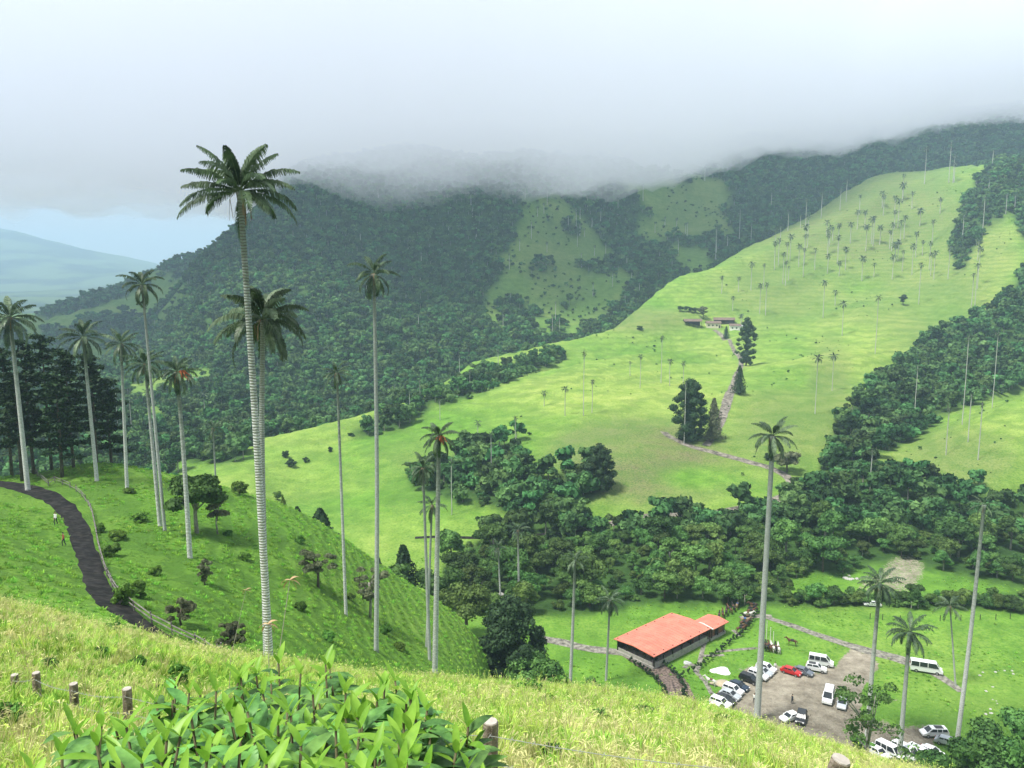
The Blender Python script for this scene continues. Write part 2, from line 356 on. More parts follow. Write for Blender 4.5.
dirt = smooth(smooth(dirt, 1, 0), 1, 1)
forest = smooth(smooth(forest, 1, 0), 1, 1)

idx = np.arange(NA*NY).reshape(NA, NY)
quads = np.stack([idx[:-1, :-1], idx[1:, :-1], idx[1:, 1:], idx[:-1, 1:]], -1).reshape(-1, 4)
me = np_mesh('ground', np.stack([XG, YG, ZG], -1).reshape(-1, 3), quads, smooth=True)
ca = me.color_attributes.new('cover', 'FLOAT_COLOR', 'POINT')
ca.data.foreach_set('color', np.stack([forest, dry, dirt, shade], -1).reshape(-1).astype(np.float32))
zn = me.attributes.new('zone', 'FLOAT', 'POINT'); zn.data.foreach_set('value', FI.reshape(-1).astype(np.float32))
ground_o = obj('ground', me); tag(ground_o, kind='structure')
def ground_material():
    m = bpy.data.materials.new('turf'); m.use_nodes = True; nt = m.node_tree; nt.nodes.clear(); Lk = nt.links.new
    o = N(nt, 'ShaderNodeOutputMaterial'); p = N(nt, 'ShaderNodeBsdfPrincipled', inp={'Roughness': .9, 'Specular IOR Level': .12}); Lk(p.outputs[0], o.inputs[0])
    at_ = N(nt, 'ShaderNodeAttribute', attribute_name='cover'); sp = N(nt, 'ShaderNodeSeparateColor'); Lk(at_.outputs['Color'], sp.inputs[0])
    zo = N(nt, 'ShaderNodeAttribute', attribute_name='zone')
    ge = N(nt, 'ShaderNodeNewGeometry'); P = ge.outputs['Position']
    def noise(s, det=5, ro=.6, sc_=None, dist=0):
        n = N(nt, 'ShaderNodeTexNoise', inp={'Scale': s, 'Detail': float(det), 'Roughness': ro, 'Distortion': dist})
        if sc_:
            mp = N(nt, 'ShaderNodeMapping'); mp.inputs['Scale'].default_value = sc_[0]; mp.inputs['Rotation'].default_value = (0, 0, sc_[1]); Lk(P, mp.inputs[0]); Lk(mp.outputs[0], n.inputs['Vector'])
        else: Lk(P, n.inputs['Vector'])
        return n.outputs['Fac']
    def mr(v, a, b, c=0, d=1):
        n = N(nt, 'ShaderNodeMapRange', inp={'From Min': a, 'From Max': b, 'To Min': c, 'To Max': d}); Lk(v, n.inputs[0]); return n.outputs[0]
    def mth(op, a, b):
        n = N(nt, 'ShaderNodeMath', operation=op)
        for i, v in enumerate((a, b)):
            if isinstance(v, (int, float)): n.inputs[i].default_value = v
            else: Lk(v, n.inputs[i])
        return n.outputs[0]
    def mix(f, a, b, mode='MIX'):
        n = N(nt, 'ShaderNodeMixRGB', blend_type=mode)
        for i, v in enumerate((f, a, b)):
            if isinstance(v, (int, float)): n.inputs[i].default_value = v
            elif isinstance(v, tuple): n.inputs[i].default_value = (*v, 1)
            else: Lk(v, n.inputs[i])
        return n.outputs[0]
    big = noise(.018, 5, .6); med = noise(.16, 6, .65); fine = noise(1.6, 6, .7); xf = noise(7.0, 4, .7)
    green = mix(mr(med, .35, .65), (.08, .19, .022), (.145, .30, .036))
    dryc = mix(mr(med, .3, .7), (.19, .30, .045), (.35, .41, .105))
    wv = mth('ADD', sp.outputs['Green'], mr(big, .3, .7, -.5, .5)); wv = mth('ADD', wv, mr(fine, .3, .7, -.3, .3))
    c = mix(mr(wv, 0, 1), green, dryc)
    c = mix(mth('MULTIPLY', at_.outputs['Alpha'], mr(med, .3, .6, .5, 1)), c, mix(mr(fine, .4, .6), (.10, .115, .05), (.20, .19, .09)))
    # tussocks: darker blotches where the turf is rough
    c = mix(mr(fine, .32, .5, .55, 0), c, (.05, .12, .022))
    c = mix(mth('MULTIPLY', mth('MULTIPLY', mr(zo.outputs['Fac'], 5.4, 6.2), mr(zo.outputs['Fac'], 8.2, 8.9, 1, 0)), .45), c, (.19, .40, .05))
    # cattle terraces that follow the slope
    sx = N(nt, 'ShaderNodeSeparateXYZ'); Lk(P, sx.inputs[0])
    def contour(period, wob, nscale):      # cattle terraces: bands that follow the contour lines
        a = mth('MULTIPLY', sx.outputs['Z'], 6.283/period); a = mth('ADD', a, mr(noise(nscale, 4, .6), 0, 1, -wob, wob)); s_ = mth('SINE', a, 0)
        return mth('ADD', mr(s_, -1, 1), mr(fine, .3, .7, -.35, .35))
    stri = contour(1.25, 7, .12)
    sm = mth('MULTIPLY', mr(zo.outputs['Fac'], 5.4, 6.2), mr(zo.outputs['Fac'], 8.2, 8.9, 1, 0))
    c = mix(mth('MULTIPLY', sm, mr(stri, .25, .6, .42, 0)), c, (.065, .17, .025))
    hs = contour(3.4, 9, .035)
    hm = mth('MULTIPLY', mr(zo.outputs['Fac'], 11, 12), mr(zo.outputs['Fac'], 17, 18, 1, 0))
    c = mix(mth('MULTIPLY', hm, mr(hs, .1, .6, .42, 0)), c, (.085, .17, .03))
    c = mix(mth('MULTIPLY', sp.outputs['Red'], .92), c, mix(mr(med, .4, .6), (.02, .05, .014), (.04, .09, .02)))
    c = mix(mth('MULTIPLY', hm, mr(noise(.55, 6, .7), .60, .70, 0, .5)), c, (.19, .16, .09))
    dc = mix(mr(noise(.35, 6, .7), .35, .65), (.19, .165, .125), (.40, .36, .28))
    dc = mix(mr(xf, .35, .5, .5, 0), dc, (.12, .10, .08))
    df = mth('ADD', sp.outputs['Blue'], mr(fine, .3, .7, -.3, .3))
    c = mix(mth('MULTIPLY', mr(df, .42, .62), mr(sp.outputs['Blue'], .02, .2)), c, dc)
    fz_ = mr(zo.outputs['Fac'], 24.9, 25.2)
    fn = noise(.0022, 6, .6)
    c = mix(fz_, c, mix(mr(fn, .45, .55), (.03, .055, .045), (.09, .14, .07)))
    Lk(c, p.inputs['Base Color'])
    b1 = N(nt, 'ShaderNodeBump', inp={'Strength': .7, 'Distance': .25}); Lk(fine, b1.inputs['Height'])
    b2 = N(nt, 'ShaderNodeBump', inp={'Strength': .8, 'Distance': 1.6}); Lk(med, b2.inputs['Height']); Lk(b1.outputs[0], b2.inputs['Normal'])
    b3 = N(nt, 'ShaderNodeBump', inp={'Distance': .4}); Lk(mth('MULTIPLY', sm, .8), b3.inputs['Strength']); Lk(stri, b3.inputs['Height']); Lk(b2.outputs[0], b3.inputs['Normal'])
    Lk(b3.outputs[0], p.inputs['Normal'])
    return m
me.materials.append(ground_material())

# ------------------------------------------------------------------ haze and cloud
def volume_mat(name, density, col, aniso=0, emis=0, ecol=(1, 1, 1)):
    m = bpy.data.materials.new(name); m.use_nodes = True; nt = m.node_tree; nt.nodes.clear()
    o = N(nt, 'ShaderNodeOutputMaterial'); v = N(nt, 'ShaderNodeVolumePrincipled'); nt.links.new(v.outputs[0], o.inputs['Volume'])
    v.inputs['Color'].default_value = (*col, 1); v.inputs['Density'].default_value = density; v.inputs['Anisotropy'].default_value = aniso
    v.inputs['Emission Strength'].default_value = emis; v.inputs['Emission Color'].default_value = (*ecol, 1)
    return m
hz = MB().box((0, 4600, 215), (19500, 9950, 640)).build('haze', volume_mat('haze_air', .00020, (.58, .80, 1.0)))
tag(hz, kind='stuff')
def cloud():
    nx, ny = 220, 90; X = np.linspace(-2600, 3000, nx)
    gx, v = np.meshgrid(X, np.linspace(0, 1, ny)**1.4, indexing='ij'); yf = 680+ss(-100, 500, gx)*270+fbm(gx/210, gx*0+2.2, 3)*90; ye = 2700-ss(-250, -420, gx)*0-(1-ss(-520, -250, gx))*1230; gy = yf+v*(ye-yf)
    zb = 90+np.maximum(gx+140, 0)*.19+fbm(gx/170, gy/170, 5)*50+fbm(gx/48, gy/48, 3)*24
    zb = np.minimum(zb, 268+fbm(gx/90, gy/90, 3)*22)+(1-ss(0, 170, gy-yf))*200+(1-ss(-620, -300, gx))*45+ss(2500, 3000, gx)*60
    zt = np.full_like(zb, 560)
    V = np.concatenate([np.stack([gx, gy, zb], -1).reshape(-1, 3), np.stack([gx, gy, zt], -1).reshape(-1, 3)])
    id_ = np.arange(nx*ny).reshape(nx, ny); q = np.stack([id_[:-1, :-1], id_[:-1, 1:], id_[1:, 1:], id_[1:, :-1]], -1).reshape(-1, 4)
    fs = [q, q[:, ::-1]+nx*ny]
    def side(e): e = np.asarray(e); return np.stack([e[:-1], e[1:], e[1:]+nx*ny, e[:-1]+nx*ny], -1)
    for e in (id_[:, 0], id_[-1, :], id_[::-1, -1], id_[0, ::-1]): fs.append(side(e))
    me = np_mesh('cloud_bank', V, np.concatenate(fs), [volume_mat('cloud_vapour', .0075, (.88, .895, .93), 0, .00105, (.90, .93, 1))])  # slight self-glow added to the vapour, standing in for multiply scattered light
    o = obj('cloud_bank', me); tag(o, kind='stuff')
cloud()

# ------------------------------------------------------------------ roads, paths and tracks (ribbons that follow the ground)
def resample(P, step):
    P = [Vector(p) for p in P]
    # Catmull-Rom through the control points
    Q = []
    for i in range(len(P)-1):
        a, b, c, d = P[max(i-1, 0)], P[i], P[i+1], P[min(i+2, len(P)-1)]
        n = max(2, int((c-b).length/step))
        for k in range(n):
            t = k/n
            Q.append(.5*((2*b)+(c-a)*t+(2*a-5*b+4*c-d)*t*t+(3*b-a-3*c+d)*t**3))
    Q.append(P[-1]); return Q
def ribbon(name, pix, widths, m, lift=.06, ymin=30, ymax=3000, step=1.0, nw=6, rag=.12, kind='structure', label=None, cat=None, crown=0):
    C = [hit(px, py, ymin, ymax) for px, py in pix]
    Q = resample([(c.x, c.y, w) for c, w in zip(C, widths)], step)
    V = []
    for i, q in enumerate(Q):
        a, b = Q[max(i-1, 0)], Q[min(i+1, len(Q)-1)]; t = Vector((b.x-a.x, b.y-a.y)).normalized(); n = Vector((-t.y, t.x))
        for k in range(nw+1):
            s = k/nw-.5; wv = q.z*(1+rag*2*float(vnoise(np.array(i*step*.6+(0 if s < 0 else 50)), np.array(3.3))))
            x, y = q.x+n.x*s*wv, q.y+n.y*s*wv
            V.append((x, y, gz(x, y)+lift-(.03 if abs(s) > .45 else 0)))
    i = np.arange(len(Q)*(nw+1)).reshape(len(Q), nw+1)
    f = np.stack([i[:-1, :-1], i[1:, :-1], i[1:, 1:], i[:-1, 1:]], -1).reshape(-1, 4)
    o = obj(name, np_mesh(name, V, f, [m], smooth=True)); tag(o, label, cat, None, kind); return o, Q
M_mud = mat('mud', (.010, .010, .010), .8, 0, .15, var=.5, vscale=1.3, bump=.7, bscale=3.5, col2=(.055, .05, .045), vlo=.42, vhi=.8)
M_gravel = mat('gravel', (.15, .14, .115), .9, var=.5, vscale=1.2, bump=.6, bscale=6, col2=(.31, .295, .245))
M_trackd = mat('track_earth', (.09, .08, .06), .9, var=.4, vscale=.6, bump=.6, bscale=3, col2=(.30, .27, .22))
M_cobble = mat('cobble', (.045, .034, .028), .8, var=.4, vscale=2.2, bump=1, bscale=5, col2=(.24, .18, .15))
ribbon('muddy_path', [(-60, 492), (-20, 482), (8, 485), (34, 491), (58, 502), (74, 520), (84, 545), (92, 570), (101, 590), (120, 610), (146, 627), (176, 642), (205, 652), (225, 660)],
       [3, 3.3, 3.3, 3.1, 2.8, 2.5, 2.3, 2.1, 2.2, 2.4, 2.1, 1.8, 1.5, 1.5], M_mud, .05, 42, 200, .35, 10, .16)
ribbon('hill_road', [(586, 530), (620, 522), (660, 515), (705, 514), (745, 508), (776, 500), (792, 490), (788, 478), (770, 468), (745, 461), (712, 452), (690, 446), (672, 438), (664, 432)], [3.4]*4+[3.6]*5+[3.4]*5, M_trackd, .12, 180, 420, 1.5)
ribbon('farm_road', [(706, 446), (716, 432), (724, 412), (729, 395), (736, 378), (741, 362), (733, 348), (722, 336), (714, 330)], [3, 3, 3.8, 4.4, 4, 3, 3, 3.5, 4], M_trackd, .2, 250, 900, 2)
ribbon('hill_track', [(415, 538), (440, 537), (480, 538), (520, 536), (560, 533), (586, 530)], [1.6]*6, M_mud, .12, 180, 330, 1.5)
ribbon('valley_track', [(765, 617), (790, 625), (815, 634), (842, 643), (868, 651), (895, 658), (925, 668), (945, 680), (962, 692)], [1.6, 2, 2.2, 2.4, 3, 3.4, 3, 2, 1.5], M_gravel, .07, 100, 300, 1)
ribbon('cobbled_lane', [(628, 652), (642, 660), (655, 668), (668, 677), (677, 688), (681, 702), (682, 716)], [4.6, 4.8, 5, 5.2, 5.2, 5, 5], M_cobble, .07, 100, 300, .8)
ribbon('gravel_lane', [(535, 638), (560, 642), (585, 648), (608, 651), (632, 654)], [2.8]*5, M_gravel, .06, 100, 300, .8)
ribbon('foot_track', [(742, 619), (755, 616), (772, 617)], [2.2, 2.2, 2], M_gravel, .08, 100, 300, 1)
for q in ([(697, 672), (700, 661), (703, 648), (706, 638)], [(684, 668), (692, 664), (697, 673), (705, 682), (712, 694)], [(716, 652), (735, 650), (757, 648)], [(724, 655), (700, 656)], [(740, 636), (733, 630)]):
    ribbon('foot_track', q, [.9]*len(q), M_gravel, .05, 100, 300, .8, 3)

# ------------------------------------------------------------------ foliage and bark
M_leafA = mat('broadleaf_foliage', (.045, .125, .028), .65, spec=.2, var=.45, vscale=.5, objrand=1, trans=.2, col2=(.12, .235, .055))
M_shrub = mat('shrub_foliage', (.07, .19, .03), .65, spec=.2, var=.4, vscale=2, objrand=.8, trans=.3, col2=(.15, .30, .05))
M_leafD = mat('conifer_foliage', (.016, .045, .020), .7, spec=.2, var=.5, vscale=.8, objrand=.4, trans=.08, col2=(.04, .085, .03))
M_leafG = mat('grey_foliage', (.12, .14, .08), .8, spec=.15, var=.4, vscale=.8, objrand=.4, trans=.3, col2=(.21, .24, .13))
M_leafF = mat('forest_canopy_foliage', (.042, .125, .038), .7, spec=.15, var=.4, vscale=.25, objrand=1.2, trans=.15, col2=(.10, .22, .065))
M_bark = mat('bark', (.11, .09, .07), .9, var=.4, vscale=3, bump=.5)
M_barkp = mat('pale_bark', (.30, .28, .25), .9, var=.4, vscale=3, bump=.5)
M_frond = mat('palm_frond', (.028, .068, .033), .5, spec=.4, var=.5, vscale=1.2, objrand=.3, trans=.12, col2=(.085, .145, .06))
M_frondp = mat('palm_frond_underside', (.13, .19, .10), .6, spec=.4, var=.3, vscale=2, trans=.1)
M_deadf = mat('dead_frond', (.20, .15, .09), .9, var=.4, vscale=4)
M_fruit = mat('orange_fruit_stalk', (.42, .13, .05), .7, var=.4, vscale=5)
def trunk_material(name, lo, hi, ring, sc_):
    m = bpy.data.materials.new(name); m.use_nodes = True; nt = m.node_tree; nt.nodes.clear(); Lk = nt.links.new
    o = N(nt, 'ShaderNodeOutputMaterial'); p = N(nt, 'ShaderNodeBsdfPrincipled', inp={'Roughness': .75, 'Specular IOR Level': .25}); Lk(p.outputs[0], o.inputs[0])
    a = N(nt, 'ShaderNodeAttribute', attribute_name='h'); r = N(nt, 'ShaderNodeValToRGB')
    e = r.color_ramp.elements; e[0].position = .12; e[0].color = (*lo, 1); e[1].position = .88; e[1].color = (*hi, 1)
    x = e.new(.5); x.color = (*[(2*l+h_)/3 for l, h_ in zip(lo, hi)], 1)
    t = N(nt, 'ShaderNodeTexCoord'); n = N(nt, 'ShaderNodeTexNoise', inp={'Scale': 2.2, 'Detail': 5.0}); Lk(t.outputs['Object'], n.inputs['Vector'])
    ad = N(nt, 'ShaderNodeMath', operation='MULTIPLY_ADD'); ad.inputs[1].default_value = .5; Lk(n.outputs['Fac'], ad.inputs[0]); Lk(a.outputs['Fac'], ad.inputs[2])
    sb = N(nt, 'ShaderNodeMath', operation='SUBTRACT'); sb.inputs[1].default_value = .25; Lk(ad.outputs[0], sb.inputs[0]); Lk(sb.outputs[0], r.inputs[0])
    w = N(nt, 'ShaderNodeTexWave', wave_type='BANDS', bands_direction='Z', inp={'Scale': sc_, 'Distortion': 3.2, 'Detail': 3.0, 'Detail Scale': 1.5}); Lk(t.outputs['Object'], w.inputs['Vector'])
    k = N(nt, 'ShaderNodeMapRange', inp={'From Min': .08, 'From Max': .38, 'To Min': ring, 'To Max': 0}); Lk(w.outputs['Fac'], k.inputs[0])
    mx = N(nt, 'ShaderNodeMixRGB'); mx.inputs[2].default_value = (.07, .065, .05, 1); Lk(k.outputs[0], mx.inputs[0]); Lk(r.outputs[0], mx.inputs[1])
    n3 = N(nt, 'ShaderNodeTexNoise', inp={'Scale': 6.0, 'Detail': 5.0}); Lk(t.outputs['Object'], n3.inputs['Vector'])
    k3 = N(nt, 'ShaderNodeMapRange', inp={'From Min': .52, 'From Max': .68, 'To Min': 0, 'To Max': .55}); Lk(n3.outputs['Fac'], k3.inputs[0])
    m3 = N(nt, 'ShaderNodeMixRGB'); m3.inputs[2].default_value = (.16, .16, .11, 1); Lk(k3.outputs[0], m3.inputs[0]); Lk(mx.outputs[0], m3.inputs[1])
    Lk(m3.outputs[0], p.inputs['Base Color'])
    b = N(nt, 'ShaderNodeBump', inp={'Strength': .6, 'Distance': .04}); Lk(w.outputs['Fac'], b.inputs['Height']); Lk(b.outputs[0], p.inputs['Normal'])
    return m
M_trunkW = trunk_material('ringed_white_trunk', (.74, .75, .73), (.17, .21, .17), .75, 1.9)
M_trunkG = trunk_material('ringed_grey_trunk', (.54, .56, .55), (.24, .27, .24), .5, 2.2)
M_trunkF = trunk_material('far_pale_trunk', (.50, .50, .46), (.36, .38, .32), 0, 1)

def palm_crown(seed, L, nf=22, ns=34, emin=-40, emax=84, droop=1.0, lw=.055, lrel=.21, gappy=0, pale=.12):
    """a crown of feather fronds around the origin; returns a mesh"""
    r = random.Random(seed); V, Q, MI = [], [], []
    def quad(a, b, c, d, m):
        n = len(V); V.extend((a, b, c, d)); Q.append((n, n+1, n+2, n+3)); MI.append(m)
    for k in range(nf):
        az = k*2.39996+r.uniform(-.3, .3); f = (k+.5)/nf
        e = RAD(emax+(emin-emax)*(f**.85)+r.uniform(-8, 8)); Lf = L*r.uniform(.86, 1.08)*(1-.12*(f < .15))
        if gappy and r.random() < gappy: continue
        p = Vector((0, 0, 0)); hd = Vector((math.cos(az), math.sin(az), 0)); sd = Vector((-math.sin(az), math.cos(az), 0))
        dr = droop*r.uniform(.75, 1.25)*(RAD(62)+RAD(20)*f); st = Lf/ns; cur = e; twist = r.uniform(-.5, .5)
        pm = 2 if r.random() < pale else 0
        for i in range(ns):
            s = i/ns; cur = e-dr*s**1.5; t = hd*math.cos(cur)+Vector((0, 0, 1))*math.sin(cur); q = p+t*st
            up = (Vector((0, 0, 1))*math.cos(cur)-hd*math.sin(cur)); w = .032*L/3*(1-s*.8)
            quad(p-sd*w, p+sd*w, q+sd*w*.95, q-sd*w*.95, 2)
            quad(p-up*w, p+up*w, q+up*w*.95, q-up*w*.95, 2)
            if s > .12:
                ll = L*lrel*min(1, (s-.06)*3.2)*(1 if s < .55 else 1-((s-.55)/.45)**1.6*.72)
                for sg in (-1, 1):
                    lw_ = lw*L/3*r.uniform(.8, 1.2); l_ = ll*r.uniform(.82, 1.1)
                    d1 = (sd*sg*(.85+twist*.2*sg)+t*.55+up*r.uniform(.0, .35)+Vector((0, 0, -.15))).normalized()
                    d2 = (sd*sg*.45+t*.35+Vector((0, 0, -1.0-.3*r.random()))).normalized()
                    m1 = p+t*st*r.random()+d1*l_*.42; m2 = m1+d2*l_*.58
                    quad(p-t*lw_, p+t*lw_, m1+t*lw_*.9, m1-t*lw_*.9, pm if r.random() < .8 else 0); quad(m1-t*lw_*.9, m1+t*lw_*.9, m2+t*lw_*.25, m2-t*lw_*.25, pm)
            p = q
    return np_mesh('crown', [tuple(v) for v in V], np.array(Q), [M_frond, M_deadf, M_frondp], MI)
def trunk_mesh(P, r0, r1, n=10, seg=26, m=None):
    Q = resample(P, (Vector(P[0])-Vector(P[-1])).length/seg)
    b = MB(); R = [r0+(r1-r0)*i/(len(Q)-1) for i in range(len(Q))]; R[0] = r0*1.25; R[-1] = r1*1.5; R[-2] = r1*1.25
    b.tube(Q, R, n); me = b.mesh('trunk', m or M_trunkW, True)
    z0, z1 = P[0][2], P[-1][2]; a = me.attributes.new('h', 'FLOAT', 'POINT')
    a.data.foreach_set('value', np.array([(v.co.z-z0)/(z1-z0) for v in me.vertices], dtype=np.float32)); return me
def skirt(seed, L, n=12):
    """short dead fronds hanging under the crown"""
    r = random.Random(seed); b = MB()
    for k in range(n):
        a = r.uniform(0, 6.28); d = Vector((math.cos(a), math.sin(a), 0)); l_ = L*r.uniform(.25, .5); s = Vector((-d.y, d.x, 0))*.05*L/3
        P = [d*.06*L+Vector((0, 0, .02*L)), d*(.16*L)+Vector((0, 0, -.03*L-l_*.2)), d*(.17*L*r.uniform(.7, 1.2))+Vector((0, 0, -l_))]
        for i in range(2):
            b.add([P[i]-s, P[i]+s, P[i+1]+s*.6, P[i+1]-s*.6], [(0, 1, 2, 3)])
    return b
def fruit(seed, L, az):
    r = random.Random(seed); b = MB(); d = Vector((math.cos(az), math.sin(az), 0))
    for k in range(26):
        e = Vector((r.gauss(0, 1), r.gauss(0, 1), r.gauss(0, .5)))*.07*L
        p0 = d*.08*L; p1 = d*.26*L+e*.7+Vector((0, 0, .02*L)); p2 = d*.34*L+e*1.6+Vector((0, 0, -.17*L*r.uniform(.5, 1.4)))
        b.tube([p0, p1, p2], [.012*L/3*2, .02*L/3*2, .03*L/3*2], 4)
    return b
def near_palm(pxb, pyb, pxt, pyt, cw, label, y=None, tw=5, seed=0, m=None, ymin=42, group=None, bend=0, fr=None, sk=8, mid=None, **kw):
    if y is None: B = hit(pxb, pyb, ymin, 400)
    else: B = at(pxb, pyb, y); B.z = gz(B.x, B.y)
    y = B.y; Tp = at(pxt, pyt, y); sl = math.sqrt(Tp.x**2+y*y+Tp.z**2); L = cw/2*sl/F*1.04
    root = empty('wax_palm', B-Vector((0, 0, .15))); tag(root, label, 'palm tree', group)
    top = Tp-root.location; md = at(mid[0], mid[1], y)-root.location if mid else top*.5+Vector((bend, 0, 0))
    r0 = tw/2*math.sqrt(y*y+B.z**2)/F
    obj('trunk', trunk_mesh([(0, 0, 0), md, top], r0, r0*.62, 12, 40, m or M_trunkW), root)
    cm = palm_crown(seed, L, **kw); obj('crown', cm, root, top)
    if sk:
        s = skirt(seed, L, sk).build('dead_frond_skirt', M_deadf, root); s.location = top
    if fr is not None:
        f = fruit(seed, L, fr).build('fruit_cluster', M_fruit, root); f.location = top
    return root
GP = 'tall wax palms on the near slope and valley floor'
near_palm(270, 668, 240, 192, 114, 'tallest wax palm, crown high against the cloud, ringed white trunk', y=44, tw=7.5, seed=3, bend=-.3, mid=(256, 430), nf=28, ns=60, lw=.036, emin=-14, droop=.85, sk=9, lrel=.2, group=GP)
near_palm(267, 668, 263, 320, 104, 'bushy wax palm with pale ribbed fronds right beside the tallest one', y=47, tw=6.5, seed=9, m=M_trunkG, nf=28, ns=56, lw=.04, emin=-30, droop=1.05, sk=7, mid=(262, 460), pale=.15, group=GP)
near_palm(377, 684, 374, 274, 54, 'thin second tallest wax palm, its small drooping crown against the dark mountain', y=84, tw=4.6, seed=21, nf=20, ns=34, emin=-62, emax=88, droop=1.15, sk=16, mid=(377, 480), m=M_trunkG, group=GP)
near_palm(346, 615, 337, 373, 34, 'thin wax palm with a small ragged crown just left of the second tallest palm', tw=3.2, seed=5, nf=18, ns=26, emin=-60, sk=8, mid=(341, 480), group=GP)
near_palm(435, 686, 439, 436, 46, 'full-crowned wax palm with orange fruit stalks in front of its twin', y=88, tw=5.5, seed=31, nf=24, ns=34, emin=-60, fr=-1.0, sk=14, mid=(437, 560), group=GP)
near_palm(430, 680, 423, 468, 42, 'twin wax palm half hidden behind the one with orange fruit stalks', y=94, tw=3.4, seed=33, m=M_trunkG, nf=20, ns=30, emin=-55, sk=10, group=GP)
near_palm(427, 676, 432, 505, 34, 'lowest of the three wax palms by the orange fruit stalks', y=100, tw=2.8, seed=34, m=M_trunkG, nf=16, ns=26, emin=-60, sk=10, group=GP)
near_palm(28, 490, 10, 318, 56, 'leaning wax palm at the far left edge beside the muddy path', tw=5, seed=41, nf=24, ns=32, emin=-50, ymin=60, sk=10, group=GP)
near_palm(97, 481, 83, 337, 46, 'wax palm with a compact crown in front of the dark pines', tw=4, seed=43, nf=22, ns=30, emin=-55, ymin=60, group=GP)
near_palm(127, 488, 121, 344, 40, 'wax palm with a thin trunk between the pines and the high-crowned palm', tw=3.6, seed=45, nf=20, ns=28, emin=-58, ymin=60, group=GP)
near_palm(165, 531, 142, 285, 44, 'tall wax palm whose crown stands above the left ridge line', tw=3.4, seed=47, m=M_trunkG, nf=22, ns=30, emin=-64, droop=1.3, ymin=60, group=GP)
near_palm(160, 526, 145, 364, 44, 'wax palm with a white trunk crossing in front of the high-crowned one', tw=4, seed=49, nf=22, ns=30, emin=-50, ymin=60, mid=(152, 440), group=GP)
near_palm(190, 558, 177, 372, 46, 'wax palm with red fruit stalks left of the tallest palm', tw=5, seed=51, nf=24, ns=30, emin=-60, fr=-.3, sk=14, ymin=60, mid=(184, 460), group=GP)
near_palm(216, 486, 213, 428, 24, 'small far wax palm between the red-fruited one and the tallest palm', y=150, tw=2, seed=53, nf=16, ns=22, m=M_trunkG, group=GP)
near_palm(757, 718, 773, 436, 50, 'very tall slender wax palm rising out of the car park', y=124, tw=6, seed=61, nf=22, ns=34, emin=-45, droop=1.05, sk=8, mid=(766, 560), m=M_trunkG, group=GP)
near_palm(868, 720, 880, 584, 42, 'wax palm with a broad crown behind the slender leafy tree', y=116, tw=4.6, seed=63, nf=22, ns=30, emin=-52, sk=6, mid=(873, 660), group=GP)
near_palm(900, 748, 910, 632, 44, 'short wax palm with a dark crown in front of the white bus', y=112, tw=4.6, seed=65, nf=22, ns=30, emin=-45, sk=6, m=M_trunkG, mid=(905, 690), group=GP)
near_palm(955, 766, 984, 505, 28, 'wax palm with a nearly bare broken crown at the right side', y=116, tw=4.2, seed=67, nf=14, ns=24, emin=-40, gappy=.35, sk=4, mid=(971, 630), lrel=.12, group=GP)
near_palm(953, 720, 950, 606, 30, 'faint thin wax palm right of the short dark-crowned one', y=135, tw=1.8, seed=69, nf=14, ns=22, m=M_trunkG, gappy=.2, group=GP)
near_palm(570, 684, 575, 560, 30, 'wax palm right of the big round conifer, its crown against the forest belt', y=132, tw=3.4, seed=71, nf=18, ns=24, mid=(573, 620), group=GP)
near_palm(606, 680, 610, 600, 34, 'low wax palm with drooping yellowish fronds beside the red-roofed hall', y=137, tw=2.4, seed=73, nf=18, ns=26, emin=-65, m=M_trunkG, pale=.4, group=GP)
near_palm(519, 602, 518, 530, 26, 'wax palm with a pale trunk in the forest belt above the round conifer', tw=2.4, seed=75, nf=16, ns=22, ymin=140, group=GP)
near_palm(501, 606, 498, 548, 24, 'short wax palm in the forest belt, left of the pale-trunked one', tw=2, seed=77, nf=16, ns=22, ymin=140, group=GP)
# small palms of the hill and the mountain: three kinds copied, each copy set to its own height
def far_proto(seed, L=3.2, nf=13, ns=7):
    root = empty('wax_palm', (0, 0, 0)); tag(root, 'small far wax palm', 'palm tree')
    obj('trunk', trunk_mesh([(0, 0, 0), (.15, 0, .5), (0, 0, 1)], .22, .16, 5, 3, M_trunkF), root)
    obj('crown', palm_crown(seed, L, nf=nf, ns=ns, emin=-50, lw=.42, lrel=.26, pale=.1), root, (0, 0, 1)); return root
FP = [far_proto(101), far_proto(102, 3.0, 12, 7), far_proto(103, 3.4, 15, 7)]
used = [False]*3; far_list = []
def far_palm(px, pt, pb, cw, label, group, ymin=200, P=None):
    B = P if P is not None else hit(px, pb, ymin, 2400)
    k = rng.integers(3); s = 1
    root = FP[k] if not used[k] else copy_tree(FP[k])
    used[k] = True
    root.location = B-Vector((0, 0, .3)); root.rotation_euler = (0, 0, random.uniform(0, 6.28)); root['label'] = label; root['group'] = group; root['category'] = 'palm tree'
    h = (pb-pt)*math.sqrt(B.x**2+B.y**2+B.z**2)/F; cs = .85*cw/2*math.sqrt(B.x**2+B.y**2)/F/3.2
    for c in root.children:
        if c.name.startswith('trunk'):
            w = max(.75, B.y/520); c.scale = (w, w, h)
        else: c.location = (0, 0, h); c.scale = (cs, cs, cs)
    far_list.append(root)
def z2(x, y): return 704+x/3.2, 120+y/3.2
def z1(x, y): return 400+x/3.2, 140+y/3.2
